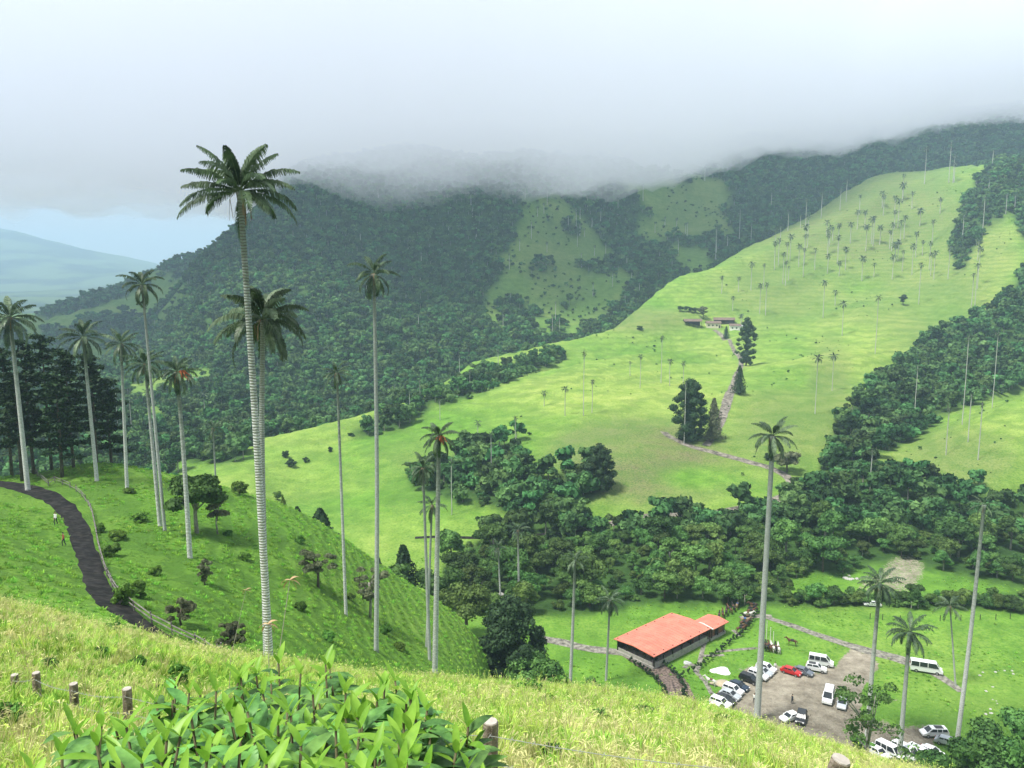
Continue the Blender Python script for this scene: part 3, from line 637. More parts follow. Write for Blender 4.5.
# palms one can point to on the bright hill
for px, pt, pb, cw, lb in [
    (583.5, 353, 416, 8, 'tallest of the little wax palms on the bright hill, above the thicket'), (592, 381, 413, 8, 'little wax palm just right of the tallest one on the bright hill'),
    (565, 388, 416, 10, 'dark-crowned little wax palm left of the tallest one on the bright hill'), (544, 392, 406, 9, 'short little wax palm furthest left of the four near the thicket top'),
    (478, 422, 436, 10, 'short palm on the hill at the left end of the thicket'), (515.5, 417, 447, 8, 'little palm rising from the top of the hillside thicket'),
    (491, 433, 476, 8, 'pale-trunked palm in the middle of the hillside thicket'), (452, 460, 515, 10, 'bare white palm trunk with a small crown just right of the fruiting palm'),
    (640, 356, 388, 8, 'leftmost of three little palms in a row on the bright hill'), (669.5, 361, 386, 8, 'middle of three little palms in a row on the bright hill'),
    (683, 363, 386, 8, 'rightmost of three little palms in a row on the bright hill'), (661, 338, 383, 7, 'thin little palm above the row of three on the bright hill'),
    (630, 362, 376, 5, 'tiny palm left of the row of three'), (684, 387, 444, 6, 'bare pole of a palm in front of the big dark tree by the road bend'),
    (815, 361, 414, 13, 'left palm of the pair above the gully on the bright hill'), (832, 358, 391, 11, 'right palm of the pair above the gully on the bright hill'),
    (842, 306, 336, 9, 'palm on the open hill with a clear round crown, left of the tallest hill palm'), (875, 303, 354, 8, 'tall lone palm on the open upper hill near the single bush'),
    (823, 285, 318, 9, 'palm on the open hill above the pair'), (835, 293, 306, 8, 'short palm on the open hill beside the single bush'),
    (741, 316, 323, 7, 'tiny palm just above the farmhouse roofs'), (700, 343, 360, 0, '')]:
    if cw: far_palm(px, pt, pb, cw*1.1, lb, 'little wax palms on the bright hill')
HP = [(56,505,555),(110,508,550),(92,570,610),(150,465,545),(178,533,620),(197,530,625),(260,460,530),(252,435,525),(225,400,480),(238,390,465),(265,400,455),(275,378,450),(303,408,470),(322,350,440),(320,378,460),(354,420,480),(392,330,370),(395,360,430),(395,440,490),(428,345,420),(427,383,460),(452,420,480),(432,460,500),(505,450,515),(517,350,420),(468,340,395),(535,325,395),(515,300,345),(562,350,400),(600,345,420),(608,300,350),(620,270,345),(610,255,300),(602,445,510),(620,397,450),(610,405,455),(665,415,495),(677,373,440),(690,297,340),(720,405,480),(735,435,510),(725,440,500),(780,425,510),(687,478,590),(875,395,450),(875,430,540),(866,485,600),(855,510,600),(635,215,260),(570,240,280),(490,300,350),(705,110,205),(755,260,300),(640,320,380)]
for x, a, b in HP:
    px, pt = z2(x, a); _, pb = z2(x, b)
    far_palm(px, pt, pb, random.uniform(6.5, 10), 'far wax palm among the many dotting the upper slope of the bright hill', 'wax palms scattered over the upper hill')
POLY_S = [(735, 262), (790, 228), (850, 200), (905, 180), (940, 190), (935, 235), (925, 262), (880, 285), (840, 262), (800, 285), (760, 300), (725, 300)]
k = 0
while k < 22:
    px, py = random.uniform(730, 950), random.uniform(185, 300)
    if inpoly(np.array([px]), np.array([py]), POLY_S)[0]:
        h = random.uniform(10, 26); far_palm(px, py-h, py, random.uniform(5, 8), 'far wax palm among the many dotting the upper slope of the bright hill', 'wax palms scattered over the upper hill'); k += 1
MP = [(400,150,190),(440,215,245),(460,205,235),(538,245,285),(563,230,285),(575,270,305),(590,285,310),(622,340,370),(658,335,380),(725,375,420),(697,190,240),(885,255,300),(913,270,300),(890,320,370),(1010,290,390),(975,90,130),(383,320,355),(245,280,310),(26,320,350),(498,520,590),(487,560,630),(510,570,620),(720,500,540),(765,460,500),(870,390,420),(600,180,220),(470,330,360),(680,430,470),(60,560,600),(190,690,750),(330,560,610)]
for x, a, b in MP:
    px, pt = z1(x, a); _, pb = z1(x, b)
    far_palm(px, pt, pb, random.uniform(3, 5), 'distant pale wax palm trunk standing above the mountain forest', 'pale wax palms on the mountain')
for k in range(34):
    px, py = random.uniform(360, 800), random.uniform(195, 330)
    if py < 470-.32*px+30: far_palm(px, py-random.uniform(8, 16), py, random.uniform(3, 5), 'distant pale wax palm trunk standing above the mountain forest', 'pale wax palms on the mountain')
for x, a, b in [(783,100,200),(800,150,200),(922,110,160),(910,200,245),(890,270,370),(965,250,300),(993,250,290),(826,320,385),(375,245,315),(435,230,290),(325,265,340),(308,310,345),(268,300,355),(112,300,395),(38,390,450),(150,340,400),(797,130,200)]:
    px, pt = z2(x, a); _, pb = z2(x, b)
    far_palm(px, pt, pb, random.uniform(4, 6), 'distant pale wax palm trunk standing above the mountain forest', 'pale wax palms on the mountain')
for px, pt, pb, cw in [(962, 350, 425, 6), (992, 345, 408, 7), (914, 375, 425, 7), (946, 415, 455, 6), (968, 402, 442, 5), (978, 412, 460, 6), (870, 455, 492, 8), (975, 440, 470, 0), (410, 392, 420, 5)]:
    if cw: far_palm(px, pt, pb, cw, 'slim palm with a pale trunk by the gully woods right of the bright hill', 'slim palms by the gully woods')
for px, pt, pb, cw in [(150, 395, 428, 12), (132, 405, 440, 12), (118, 395, 430, 10), (205, 395, 420, 12), (420, 380, 400, 6), (395, 385, 405, 6), (470, 372, 392, 8), (498, 350, 372, 6), (440, 400, 420, 7)]:
    far_palm(px, pt, pb, cw, 'small palm at the lower edge of the mountain forest behind the hill', 'small palms along the forest foot')

# ------------------------------------------------------------------ trees
def crown_parts(seed, R=4.0, H=4.2, nl=11, leaf=.34, n=1500, flat=.8, zc=0, core=.66, lobr=(.26, .46), ovoid=0):
    """leaf faces scattered over the lobes of an uneven crown; returns V,Q plus a dark inner core"""
    r = np.random.default_rng(seed); lob = []
    for k in range(nl):
        a = r.uniform(0, 6.283); rr = R*r.uniform(.0, .68)**.7; zz = H*r.uniform(-.42, .5)*(1-.55*rr/R)
        lob.append((rr*math.cos(a), rr*math.sin(a), zz+zc, R*r.uniform(*lobr)))
    if ovoid:
        lob = []
        for k in range(nl):
            z = (k+.5)/nl; rr = R*math.sin(math.pi*min(.95, .16+.80*z))**.6; a = k*2.4+r.uniform(-.4, .4); q = R*r.uniform(.22, .36); lob.append(((rr-q*.8)*math.cos(a)*r.uniform(.75, 1.1), (rr-q*.8)*math.sin(a)*r.uniform(.75, 1.1), H*(.04+.9*z)+r.uniform(-.03, .03)*H, q))
        for k in range(6): lob.append((0, 0, H*(.15+.12*k), R*.5))
        nl = len(lob)
    lob = np.array(lob); c = lob[r.integers(0, nl, n)]
    d = r.normal(size=(n, 3)); d /= np.linalg.norm(d, axis=1)[:, None]; d[:, 2] = np.abs(d[:, 2])*.9-.25*(r.random(n))
    rad = c[:, 3:4]*(r.uniform(.7, 1.12, (n, 1))); pos = c[:, :3]+d*rad*np.array([1, 1, flat])
    nrm = d+r.normal(size=(n, 3))*.45; nrm /= np.linalg.norm(nrm, axis=1)[:, None]
    t = np.cross(nrm, r.normal(size=(n, 3))); t /= np.linalg.norm(t, axis=1)[:, None]; b = np.cross(nrm, t)
    s = leaf*r.uniform(.6, 1.35, (n, 1)); V = np.stack([pos-t*s-b*s*.55, pos+t*s*.4-b*s*.75, pos+t*s*1.1+b*s*.3, pos-t*s*.3+b*s*.75], 1).reshape(-1, 3)
    Q = np.arange(4*n).reshape(n, 4)
    cv, cf = [], []
    for (x, y, z, q) in lob:   # small faceted cores hold the clumps together
        bm = bmesh.new(); bmesh.ops.create_icosphere(bm, subdivisions=1, radius=q*core)
        base = len(cv)
        for v in bm.verts: cv.append((x+v.co.x*(1+.25*r.normal()), y+v.co.y*(1+.2*r.normal()), z+v.co.z*flat))
        for f in bm.faces: cf.append([w.index+base for w in f.verts])
        bm.free()
    return V, Q, np.array(cv), np.array(cf), lob
def crown_mesh(seed, m, **kw):
    V, Q, cv, cf, lob = crown_parts(seed, **kw)
    return np_mesh('crown', np.concatenate([V, cv]), [Q, cf+len(V)], [m]), lob
def trunk_limbs(lob, H0, r0, m, seed=0, lo=0, nlimb=6):
    r = random.Random(seed); b = MB(); b.tube([(0, 0, lo-.4), (r.uniform(-.2, .2), r.uniform(-.2, .2), H0*.5), (0, 0, H0)], [r0*1.25, r0*.85, r0*.6], 7)
    for l in lob[:nlimb]:
        z0 = H0*r.uniform(.5, .95); p = Vector((l[0], l[1], l[2])); a = Vector((0, 0, z0))
        b.tube([a, (a+p)/2+Vector((0, 0, .2)), p], [r0*.5, r0*.32, r0*.12], 5)
    return b.mesh('trunk', m, True)
def tree_proto(name, seed, m, mb, R, H, zc, leaf, n, nl=11, flat=.8, r0=.22):
    root = empty(name, (0, 0, 0)); cm, lob = crown_mesh(seed, m, R=R, H=H, nl=nl, leaf=leaf, n=n, flat=flat, zc=zc)
    obj('trunk', trunk_limbs(lob, zc, r0, mb, seed), root); obj('crown', cm, root); return root
BT = [tree_proto('broadleaf_tree', 200+k, M_leafA, M_bark if k % 2 else M_barkp, R, H, zc, .23, 2600, nl) for k, (R, H, zc, nl) in enumerate([(3.8, 4.2, 4.6, 11), (4.4, 3.6, 4.2, 13), (3.2, 5.2, 5.2, 10), (4.0, 4.6, 5.6, 12), (3.0, 3.2, 3.4, 9)])]
BT_used = [False]*len(BT)
def place_tree(k, P, s, label, group, rz=None, name=None, cat='tree'):
    o = BT[k] if not BT_used[k] else copy_tree(BT[k])
    BT_used[k] = True; o.location = P; o.rotation_euler = (0, 0, random.uniform(0, 6.28) if rz is None else rz); o.scale = (s, s, s) if not hasattr(s, '__len__') else s
    tag(o, label, cat, group); return o
def simple_tree_mesh(seed, m, mb, R, H, zc, leaf, n, nl=9, flat=.8):
    V, Q, cv, cf, lob = crown_parts(seed, R=R, H=H, nl=nl, leaf=leaf, n=n, flat=flat, zc=zc)
    tv = []; tf = []
    for k in range(5): a = k*1.2566; tv += [(.2*math.cos(a), .2*math.sin(a), -1), (.12*math.cos(a), .12*math.sin(a), zc)]
    for k in range(5): j = (k+1) % 5; tf.append((2*k, 2*j, 2*j+1, 2*k+1))
    me = np_mesh('tree_clump', np.concatenate([V, cv, tv]), [Q, cf+len(V), np.array(tf)+len(V)+len(cv)], [m, mb], np.concatenate([np.zeros(len(Q)+len(cf)), np.ones(5)]))
    return me
def scatter(name, meshes, P, rz, s, idx, label=None, cat=None, kind='stuff', tilt=None):
    """one object whose points carry instances of a few clumps"""
    n = len(P); me = bpy.data.meshes.new(name); me.vertices.add(n); me.vertices.foreach_set('co', np.asarray(P, np.float32).ravel())
    a = me.attributes.new('rot', 'FLOAT_VECTOR', 'POINT'); R = np.zeros((n, 3), np.float32); R[:, 2] = rz
    if tilt is not None: R[:, :2] = tilt
    a.data.foreach_set('vector', R.ravel())
    a = me.attributes.new('sc', 'FLOAT', 'POINT'); a.data.foreach_set('value', np.asarray(s, np.float32))
    a = me.attributes.new('idx', 'INT', 'POINT'); a.data.foreach_set('value', np.asarray(idx, np.int32))
    o = obj(name, me); tag(o, label, cat, None, kind)
    ng = bpy.data.node_groups.new(name+'_scatter', 'GeometryNodeTree')
    ng.interface.new_socket('Geometry', in_out='INPUT', socket_type='NodeSocketGeometry'); ng.interface.new_socket('Geometry', in_out='OUTPUT', socket_type='NodeSocketGeometry')
    gi = ng.nodes.new('NodeGroupInput'); go = ng.nodes.new('NodeGroupOutput'); j = ng.nodes.new('GeometryNodeJoinGeometry')
    def na(nm, t):
        x = ng.nodes.new('GeometryNodeInputNamedAttribute'); x.data_type = t; x.inputs['Name'].default_value = nm; return x.outputs['Attribute']
    ro, scl, ix = na('rot', 'FLOAT_VECTOR'), na('sc', 'FLOAT'), na('idx', 'INT')
    for k, m in enumerate(meshes):
        po = bpy.data.objects.new(m.name, m)
        oi = ng.nodes.new('GeometryNodeObjectInfo'); oi.inputs['Object'].default_value = po; oi.inputs['As Instance'].default_value = True
        c = ng.nodes.new('FunctionNodeCompare'); c.data_type = 'INT'; c.operation = 'EQUAL'; c.inputs[3].default_value = k; ng.links.new(ix, c.inputs[2])
        ip = ng.nodes.new('GeometryNodeInstanceOnPoints')
        ng.links.new(gi.outputs[0], ip.inputs['Points']); ng.links.new(c.outputs[0], ip.inputs['Selection']); ng.links.new(oi.outputs['Geometry'], ip.inputs['Instance'])
        ng.links.new(ro, ip.inputs['Rotation']); ng.links.new(scl, ip.inputs['Scale']); ng.links.new(ip.outputs[0], j.inputs[0])
    ng.links.new(j.outputs[0], go.inputs[0]); md = o.modifiers.new('scatter', 'NODES'); md.node_group = ng; return o
def attr_at(A, x, y):
    i = np.clip(((x/(y+Y0)-AX[0])/(AX[1]-AX[0])).round().astype(int), 0, NA-1); j = np.clip(((np.log(y+Y0)-LY[0])/(LY[1]-LY[0])).round().astype(int), 0, NY-1)
    return A[i, j]
def jgrid(x0, x1, y0, y1, s, r):
    gx, gy = np.meshgrid(np.arange(x0, x1, s), np.arange(y0, y1, s)); x = gx.ravel()+r.uniform(-.45, .45, gx.size)*s; y = gy.ravel()+r.uniform(-.45, .45, gx.size)*s; return x, y
def forest_points(x0, x1, y0, y1, s, r, amin=.5):
    x, y = jgrid(x0, x1, y0, y1, s, r); k = (np.abs(x/(y+Y0)) < 1.0); x, y = x[k], y[k]
    k = attr_at(FOREST_BIN, x, y) > amin; x, y = x[k], y[k]; z = ground(x, y); px, py = project(x, y, z)
    k = (px > -50) & (px < 1080) & (py > 60) & (py < 900); return np.stack([x, y, z], 1)[k]
r = np.random.default_rng(11)
PN = forest_points(-330, 330, 125, 345, 5.0, r); PN = PN[visible(PN, 6)]
px, py = project(*PN.T)
d = np.hypot(px-512, 0); order = np.argsort(PN[:, 1]); near_i, rest = order[:262], order[262:]
for i in near_i:
    p = PN[i]; k = int(r.integers(0, 5)); s = min(1.45, .38+r.gamma(2.0, .19))
    if px[i] < 260: lb, g = 'broadleaf tree in the wooded valley behind the left spur', 'trees of the wooded valley on the left'
    elif PN[i][1] < 170 and py[i] > 585 and px[i] > 760: lb, g = 'bushy tree in the low hedge row along the meadow by the car park', 'trees of the low row by the meadow'
    elif px[i] > 800: lb, g = 'broadleaf tree of the gully woods on the right', 'trees of the gully woods'
    else: lb, g = 'broadleaf tree of the dark forest belt between the red-roofed hall and the bright hill', 'trees of the forest belt'
    if py[i] > 594 and px[i] > 770 and px[i] < 1100: s *= .55
    place_tree(k, p-np.array([0, 0, .8]), s, lb, g)
for px_ in np.arange(784, 1036, 7.0):
    place_tree(int(r.integers(0, 5)), hit(px_+r.uniform(-2, 2), 604+r.uniform(-4, 4)+max(0, px_-900)*.03, 120, 300)-Vector((0, 0, 1.2)), r.uniform(.38, .7), 'bushy tree in the low hedge row along the meadow by the car park', 'trees of the low row by the meadow')
FM = [simple_tree_mesh(300+k, M_leafF, M_barkp, R, H, zc, .62, 330, nl) for k, (R, H, zc, nl) in enumerate([(3.8, 4.2, 4.4, 9), (4.4, 3.6, 4.0, 10), (3.0, 5.4, 5.0, 8), (3.6, 4.6, 5.6, 9)])]
PF = [PN[rest], forest_points(-420, 420, 345, 560, 5.6, r), forest_points(-760, 900, 560, 1000, 6.4, r), forest_points(-1000, 1250, 1000, 1750, 8.0, r)]
PF = [p[visible(p, 9)] for p in PF]
SC = np.concatenate([np.full(len(p), q) for p, q in zip(PF, (1.0, 1.05, 1.12, 1.4))]); PF = np.concatenate(PF); n = len(PF); print('forest', n)
PF[:, 2] -= 1.6*SC
scatter('forest_canopy', FM, PF, r.uniform(0, 6.28, n), SC*r.uniform(.45, 1.45, n), r.integers(0, 4, n))
# scattered tussocks and low scrub on the bright hill
hp = forest_points(-260, 1000, 210, 1120, 6.5, r, -1); hf = attr_at(FI, hp[:, 0], hp[:, 1]); k = (hf > 11.3) & (hf < 17.4) & (attr_at(FOREST_BIN, hp[:, 0], hp[:, 1]) < .5) & (fbm(hp[:, 0]/38, hp[:, 1]/38, 4) > .16) & (r.random(len(hp)) < .5); hp = hp[k]; hp[:, 2] -= .35; n = len(hp)
scatter('hill_scrub', FM, hp, r.uniform(0, 6.28, n), .05+r.gamma(1.3, .045, n), r.integers(0, 4, n))
# thin scrub on the grassy mountain clearings
gp = forest_points(-400, 700, 560, 1500, 11, r, -1); k = (attr_at(green_m, gp[:, 0], gp[:, 1]) > .5) & (attr_at(FOREST_BIN, gp[:, 0], gp[:, 1]) < .5) & (fbm(gp[:, 0]/60, gp[:, 1]/60, 3) > -.12)
gp = gp[k]; gp[:, 2] -= 1.4; n = len(gp)
scatter('mountain_scrub', FM, gp, r.uniform(0, 6.28, n), r.uniform(.25, .75, n), r.integers(0, 4, n))

# ------------------------------------------------------------------ single trees and bushes
def pine(P, H, R, seed, bare=.35, label='', group=None):
    """dark pine: bare lower trunk with dead twigs, flat layered foliage above"""
    r = np.random.default_rng(seed); root = empty('pine_tree', P); tag(root, label, 'tree', group)
    b = MB(); b.tube([(0, 0, -.5), (r.uniform(-.2, .2), 0, H*.5), (0, 0, H*.97)], [.28, .2, .05], 7)
    V, Q = [], 0; Vs = []
    for i in range(26):
        z = H*(bare+(1-bare)*(i/26)); a = i*2.4+r.uniform(-.3, .3); l_ = R*(1.08-((i/26)**1.5)*.8)*r.uniform(.6, 1.15)
        e = np.array([math.cos(a)*l_, math.sin(a)*l_, r.uniform(-.05, .12)*l_]); b.tube([(0, 0, z), (e[0]*.5, e[1]*.5, z+e[2]+.1), (e[0], e[1], z+e[2])], [.06, .04, .015], 4, False)
        n = 125; t = r.uniform(.25, 1.1, n)[:, None]; c = np.array([0, 0, z])+e*t+r.normal(size=(n, 3))*np.array([.5, .5, .16])*(R/3.6); Vs.append(c)
    for i in range(14):
        z = H*bare*r.uniform(.25, 1.1); a = r.uniform(0, 6.28); l_ = R*r.uniform(.25, .6); b.tube([(0, 0, z), (math.cos(a)*l_, math.sin(a)*l_, z-.25*l_)], [.03, .012], 3, False)
    c = np.concatenate(Vs); n = len(c); nr = r.normal(size=(n, 3))*np.array([.5, .5, 1]); nr /= np.linalg.norm(nr, axis=1)[:, None]
    t = np.cross(nr, r.normal(size=(n, 3))); t /= np.linalg.norm(t, axis=1)[:, None]; q = np.cross(nr, t); s = .30*r.uniform(.6, 1.3, (n, 1))
    V = np.stack([c-t*s-q*s*.5, c+t*s-q*s*.4, c+t*s*.9+q*s*.5, c-t*s*.8+q*s*.5], 1).reshape(-1, 3)
    obj('trunk', b.mesh('trunk', M_bark, True), root); obj('crown', np_mesh('crown', V, np.arange(4*n).reshape(n, 4), [M_leafD]), root); return root
PG = 'dark pines at the left edge'
for i, (px, pb, pt, R, y, lb) in enumerate([
    (-14, 478, 330, 3.6, 124, 'dark pine cut by the left edge of the photo'), (12, 478, 345, 3.4, 130, 'dark pine right behind the leaning palm at the left edge'), (34, 474, 338, 3.6, 126, 'dark pine with bare lower twigs, second gap right of the leaning palm'),
    (52, 472, 332, 3.8, 132, 'tall dark pine in the middle of the left pine grove'), (74, 470, 348, 3.6, 128, 'dark pine just left of the compact-crowned palm'), (97, 468, 352, 3.6, 134, 'dark pine just behind the compact-crowned palm'),
    (112, 470, 376, 3.6, 138, 'rightmost dark pine of the left grove, lower than its neighbours'), (-40, 478, 335, 3.6, 130, 'dark pine outside the left edge'), (62, 474, 372, 3.0, 122, 'shorter dark pine at the front of the left grove'), (22, 478, 370, 2.8, 121, 'short dark pine low behind the path fence')]):
    P = at(px, pb, y); P.z = gz(P.x, P.y); tz = at(px, pt, y).z
    pine(P-Vector((0, 0, .2)), tz-P.z, R, 500+i, .34 if i % 2 else .22, lb, PG)
def bush_tree(px, pb, w, h, label, m=M_leafA, mb=M_bark, seed=0, y=None, ymin=42, cone=0, dense=1, airy=0, name='round_tree', stem=.25, cat='tree', group=None, leaf=None):
    P = hit(px, pb, ymin, 900) if y is None else at(px, pb, y)
    if y is not None: P.z = gz(P.x, P.y)
    k = math.sqrt(P.x**2+P.y**2+P.z**2)/F; R = w*k/2; H = h*k*1.03
    root = empty(name, P-Vector((0, 0, .12))); tag(root, label, cat, group)
    n = int(2600*dense); lf = leaf or min(.26, max(.13, R*.085)); n = int(n*1.5)
    if cone == 2:
        cm, lob = crown_mesh(seed, m, R=R, H=H, nl=34, leaf=lf, n=int(n*1.3), flat=1, ovoid=1, core=.7)
        b = MB(); b.tube([(0, 0, -.3), (0, 0, H*.9)], [R*.07, R*.02], 6); tm = b.mesh('trunk', mb, True)
    elif cone:
        r = np.random.default_rng(seed); z = r.random(n)**(1.25 if cone == 1 else .9); n_ = n; rr = R*((1-z**1.25*.9) if cone == 1 else np.sin(np.pi*np.minimum(.97, .13+.84*z))**.55)*r.uniform(.45, 1.08, n)**.8; a = r.uniform(0, 6.283, n); lump = 1+.22*np.sin(a*3+z*9+seed)+.14*np.sin(a*5-z*17)
        c = np.stack([rr*lump*np.cos(a), rr*lump*np.sin(a), H*(.06+.94*z)], 1); nr = np.stack([np.cos(a), np.sin(a), np.full(n, .35)], 1)+r.normal(size=(n, 3))*.5; nr /= np.linalg.norm(nr, axis=1)[:, None]
        t = np.cross(nr, r.normal(size=(n, 3))); t /= np.linalg.norm(t, axis=1)[:, None]; q = np.cross(nr, t); s = lf*r.uniform(.6, 1.4, (n, 1))
        V = np.stack([c-t*s-q*s*.6, c+t*s-q*s*.5, c+t*s*.7+q*s*.6, c-t*s*.5+q*s*.6], 1).reshape(-1, 3)
        cv = []; cf = []
        for i in range(7):
            zz = i/6; rr_ = R*((1-zz**1.25*.92) if cone == 1 else math.sin(math.pi*min(.97, .13+.84*zz))**.55)*.5
            for j in range(8): cv.append((rr_*math.cos(j*.785), rr_*math.sin(j*.785), H*(.06+.9*zz)))
        for i in range(6):
            for j in range(8): cf.append((i*8+j, i*8+(j+1) % 8, (i+1)*8+(j+1) % 8, (i+1)*8+j))
        cm = np_mesh('crown', np.concatenate([V, cv]), [np.arange(4*n).reshape(n, 4), np.array(cf)+len(V)], [m])
        b = MB(); b.tube([(0, 0, -.3), (0, 0, H*.9)], [R*.07, R*.02], 6); tm = b.mesh('trunk', mb, True)
    else:
        zc = H*(.5+stem*.4); cm, lob = crown_mesh(seed, m, R=R*1.02, H=H*(1-stem)*.92, nl=22 if airy else 18, leaf=lf, n=n, flat=.85, zc=zc, core=.02 if airy else .66, lobr=(.12, .26) if airy else (.26, .42)); tm = trunk_limbs(lob, zc, R*.07, mb, seed, nlimb=9)
    obj('trunk', tm, root); obj('crown', cm, root); return root
bush_tree(510, 684, 70, 84, 'big dark round conifer standing left of the gravel lane', M_leafD, seed=1, y=133, cone=2, dense=2.2, name='dark_conifer', stem=.0)
bush_tree(536, 688, 62, 50, 'lighter broadleaf tree leaning against the big dark conifer', M_leafA, M_barkp, 2, y=128, dense=1.6, stem=.05, name='broadleaf_tree')
bush_tree(197, 533, 52, 58, 'round leafy tree on the left slope behind the red-fruited palm', M_leafA, M_barkp, 3, dense=1.6, ymin=60, stem=.28)
bush_tree(218, 534, 22, 40, 'thin greyish tree touching the round leafy tree on the left slope', M_leafG, M_barkp, 4, dense=.6, ymin=60)
bush_tree(318, 587, 38, 40, 'grey twiggy round bush on the left slope below the conifer row', M_leafG, M_bark, 5, dense=1.1, airy=1, ymin=60, leaf=.13, stem=.3)
bush_tree(370, 618, 38, 56, 'grey twiggy upright tree beside the second tallest palm', M_leafG, M_barkp, 6, dense=.9, airy=1, ymin=60, leaf=.13, stem=.3)
bush_tree(182, 626, 30, 30, 'grey twiggy bush at the lower end of the path fence', M_leafG, M_bark, 7, dense=.8, airy=1, ymin=45, leaf=.1, stem=.1, name='shrub', cat='shrub')
bush_tree(233, 655, 34, 36, 'dark brushy shrub where the path fence meets the meadow', M_leafG, M_bark, 8, dense=.9, airy=1, ymin=42, leaf=.09, stem=.1, name='shrub', cat='shrub')
bush_tree(205, 585, 14, 26, 'small grey shrub right of the red-fruited palm trunk', M_leafG, M_bark, 9, dense=.3, ymin=45, leaf=.12, stem=.1, name='shrub', cat='shrub')
bush_tree(320, 520, 36, 42, 'dark conifer peeping over the crest of the left slope', M_leafD, seed=11, y=146, cone=1, name='dark_conifer')
bush_tree(297, 508, 18, 22, 'small dark conifer at the left end of the crest conifers', M_leafD, seed=12, y=142, cone=1, dense=.6, name='dark_conifer')
bush_tree(283, 505, 13, 26, 'narrow pale shrub at the crest of the left slope', M_leafA, seed=13, y=142, cone=1, dense=.4, name='shrub', cat='shrub')
bush_tree(404, 582, 38, 66, 'tallest dark conifer behind the crest, left of the fruiting palm', M_leafD, seed=14, y=158, cone=1, name='dark_conifer', dense=1.3)
bush_tree(378, 560, 24, 48, 'slender dark conifer behind the second tallest palm', M_leafD, seed=15, y=160, cone=1, dense=.8, name='dark_conifer')
bush_tree(357, 548, 34, 32, 'broad dark tree behind the thin ragged palm', M_leafD, seed=16, y=165, dense=1, name='broadleaf_tree')
bush_tree(388, 590, 44, 34, 'low dark tree just below the tallest crest conifer', M_leafA, seed=17, y=150, dense=1, name='broadleaf_tree')
bush_tree(440, 612, 46, 44, 'broadleaf tree between the fruiting palm and the forest belt', M_leafA, seed=18, y=168, dense=1.2, name='broadleaf_tree')
bush_tree(466, 640, 56, 50, 'shaded broadleaf tree left of the big dark conifer', M_leafA, seed=19, y=150, dense=1.2, name='broadleaf_tree')
bush_tree(689, 441, 38, 60, 'big dense dark tree beside the bend of the hill road', M_leafD, seed=21, cone=2, ymin=200, dense=1.8, stem=0.0, name='dark_conifer')
bush_tree(713, 440, 20, 40, 'grey-green conifer right of the big dark tree by the road bend', M_leafG, seed=22, cone=1, ymin=200, dense=.8, name='grey_conifer')
bush_tree(746, 366, 21, 46, 'large dark conifer leaning over the farm road', M_leafD, seed=23, cone=2, ymin=300, dense=1, name='dark_conifer')
bush_tree(739, 394, 14, 27, 'smaller dark conifer lower down the farm road', M_leafD, seed=24, cone=1, ymin=300, dense=.6, name='dark_conifer')
bush_tree(726, 339, 7, 12, 'little dark tree in front of the farmhouse', M_leafD, seed=25, cone=1, ymin=300, dense=.3, name='small_tree')
bush_tree(703, 319, 11, 14, 'grey-green tree behind the farm shed', M_leafG, seed=26, ymin=300, dense=.5, name='small_tree')
for i in range(4): bush_tree(680+i*5, 311+i*.6, 7, 5, 'low dark bush of the hedge behind the farm shed', M_leafD, seed=27+i, ymin=300, dense=.25, name='shrub', cat='shrub', group='hedge bushes behind the farm shed')
bush_tree(903, 305, 9, 9, 'single round dark bush alone on the open hill', M_leafD, seed=31, ymin=300, dense=.4, name='shrub', cat='shrub')
bush_tree(787, 472, 26, 22, 'grey-green bush inside the road bend beside the very tall palm', M_leafG, seed=32, ymin=200, dense=.7, name='shrub', cat='shrub')
bush_tree(600, 490, 34, 44, 'dark tree at the right end of the hillside thicket', M_leafD, seed=33, ymin=200, cone=2, dense=.9, name='broadleaf_tree')
bush_tree(866, 768, 62, 118, 'slender leafy tree with bare stems standing in front of the car park', M_leafA, M_barkp, 34, y=97, dense=.55, airy=1, name='slender_tree', stem=.25, leaf=.17)
bush_tree(905, 768, 40, 60, 'lower leafy sapling right of the slender tree', M_leafA, M_barkp, 35, y=96, dense=.2, airy=1, name='slender_tree', stem=.3, leaf=.15)
for i, (px, pb, w, h, lb) in enumerate([(985, 778, 70, 52, 'dark bush in the lower right corner below the broken-crowned palm'), (1030, 775, 70, 60, 'dark bush cut by the right edge at the bottom corner'), (935, 772, 46, 30, 'low dark bush behind the lowest row of parked vehicles')]):
    bush_tree(px, pb, w, h, lb, M_leafA, M_bark, 36+i, y=104, dense=1.6, stem=0.0, name='shrub', cat='shrub')
for i, (px, pb, w, h, lb) in enumerate([(624, 700, 30, 26, 'dark bush below the gravel lane, nearest the cobbled lane'), (590, 690, 30, 20, 'low bush below the gravel lane between two palms'), (655, 706, 26, 14, 'low bush against the knoll edge left of the orange awning'), (565, 690, 26, 20, 'low dark bush at the foot of the palm right of the conifer')]):
    bush_tree(px, pb, w, h, lb, M_leafA, M_bark, 46+i, y=124, dense=.6, stem=0.0, name='shrub', cat='shrub')
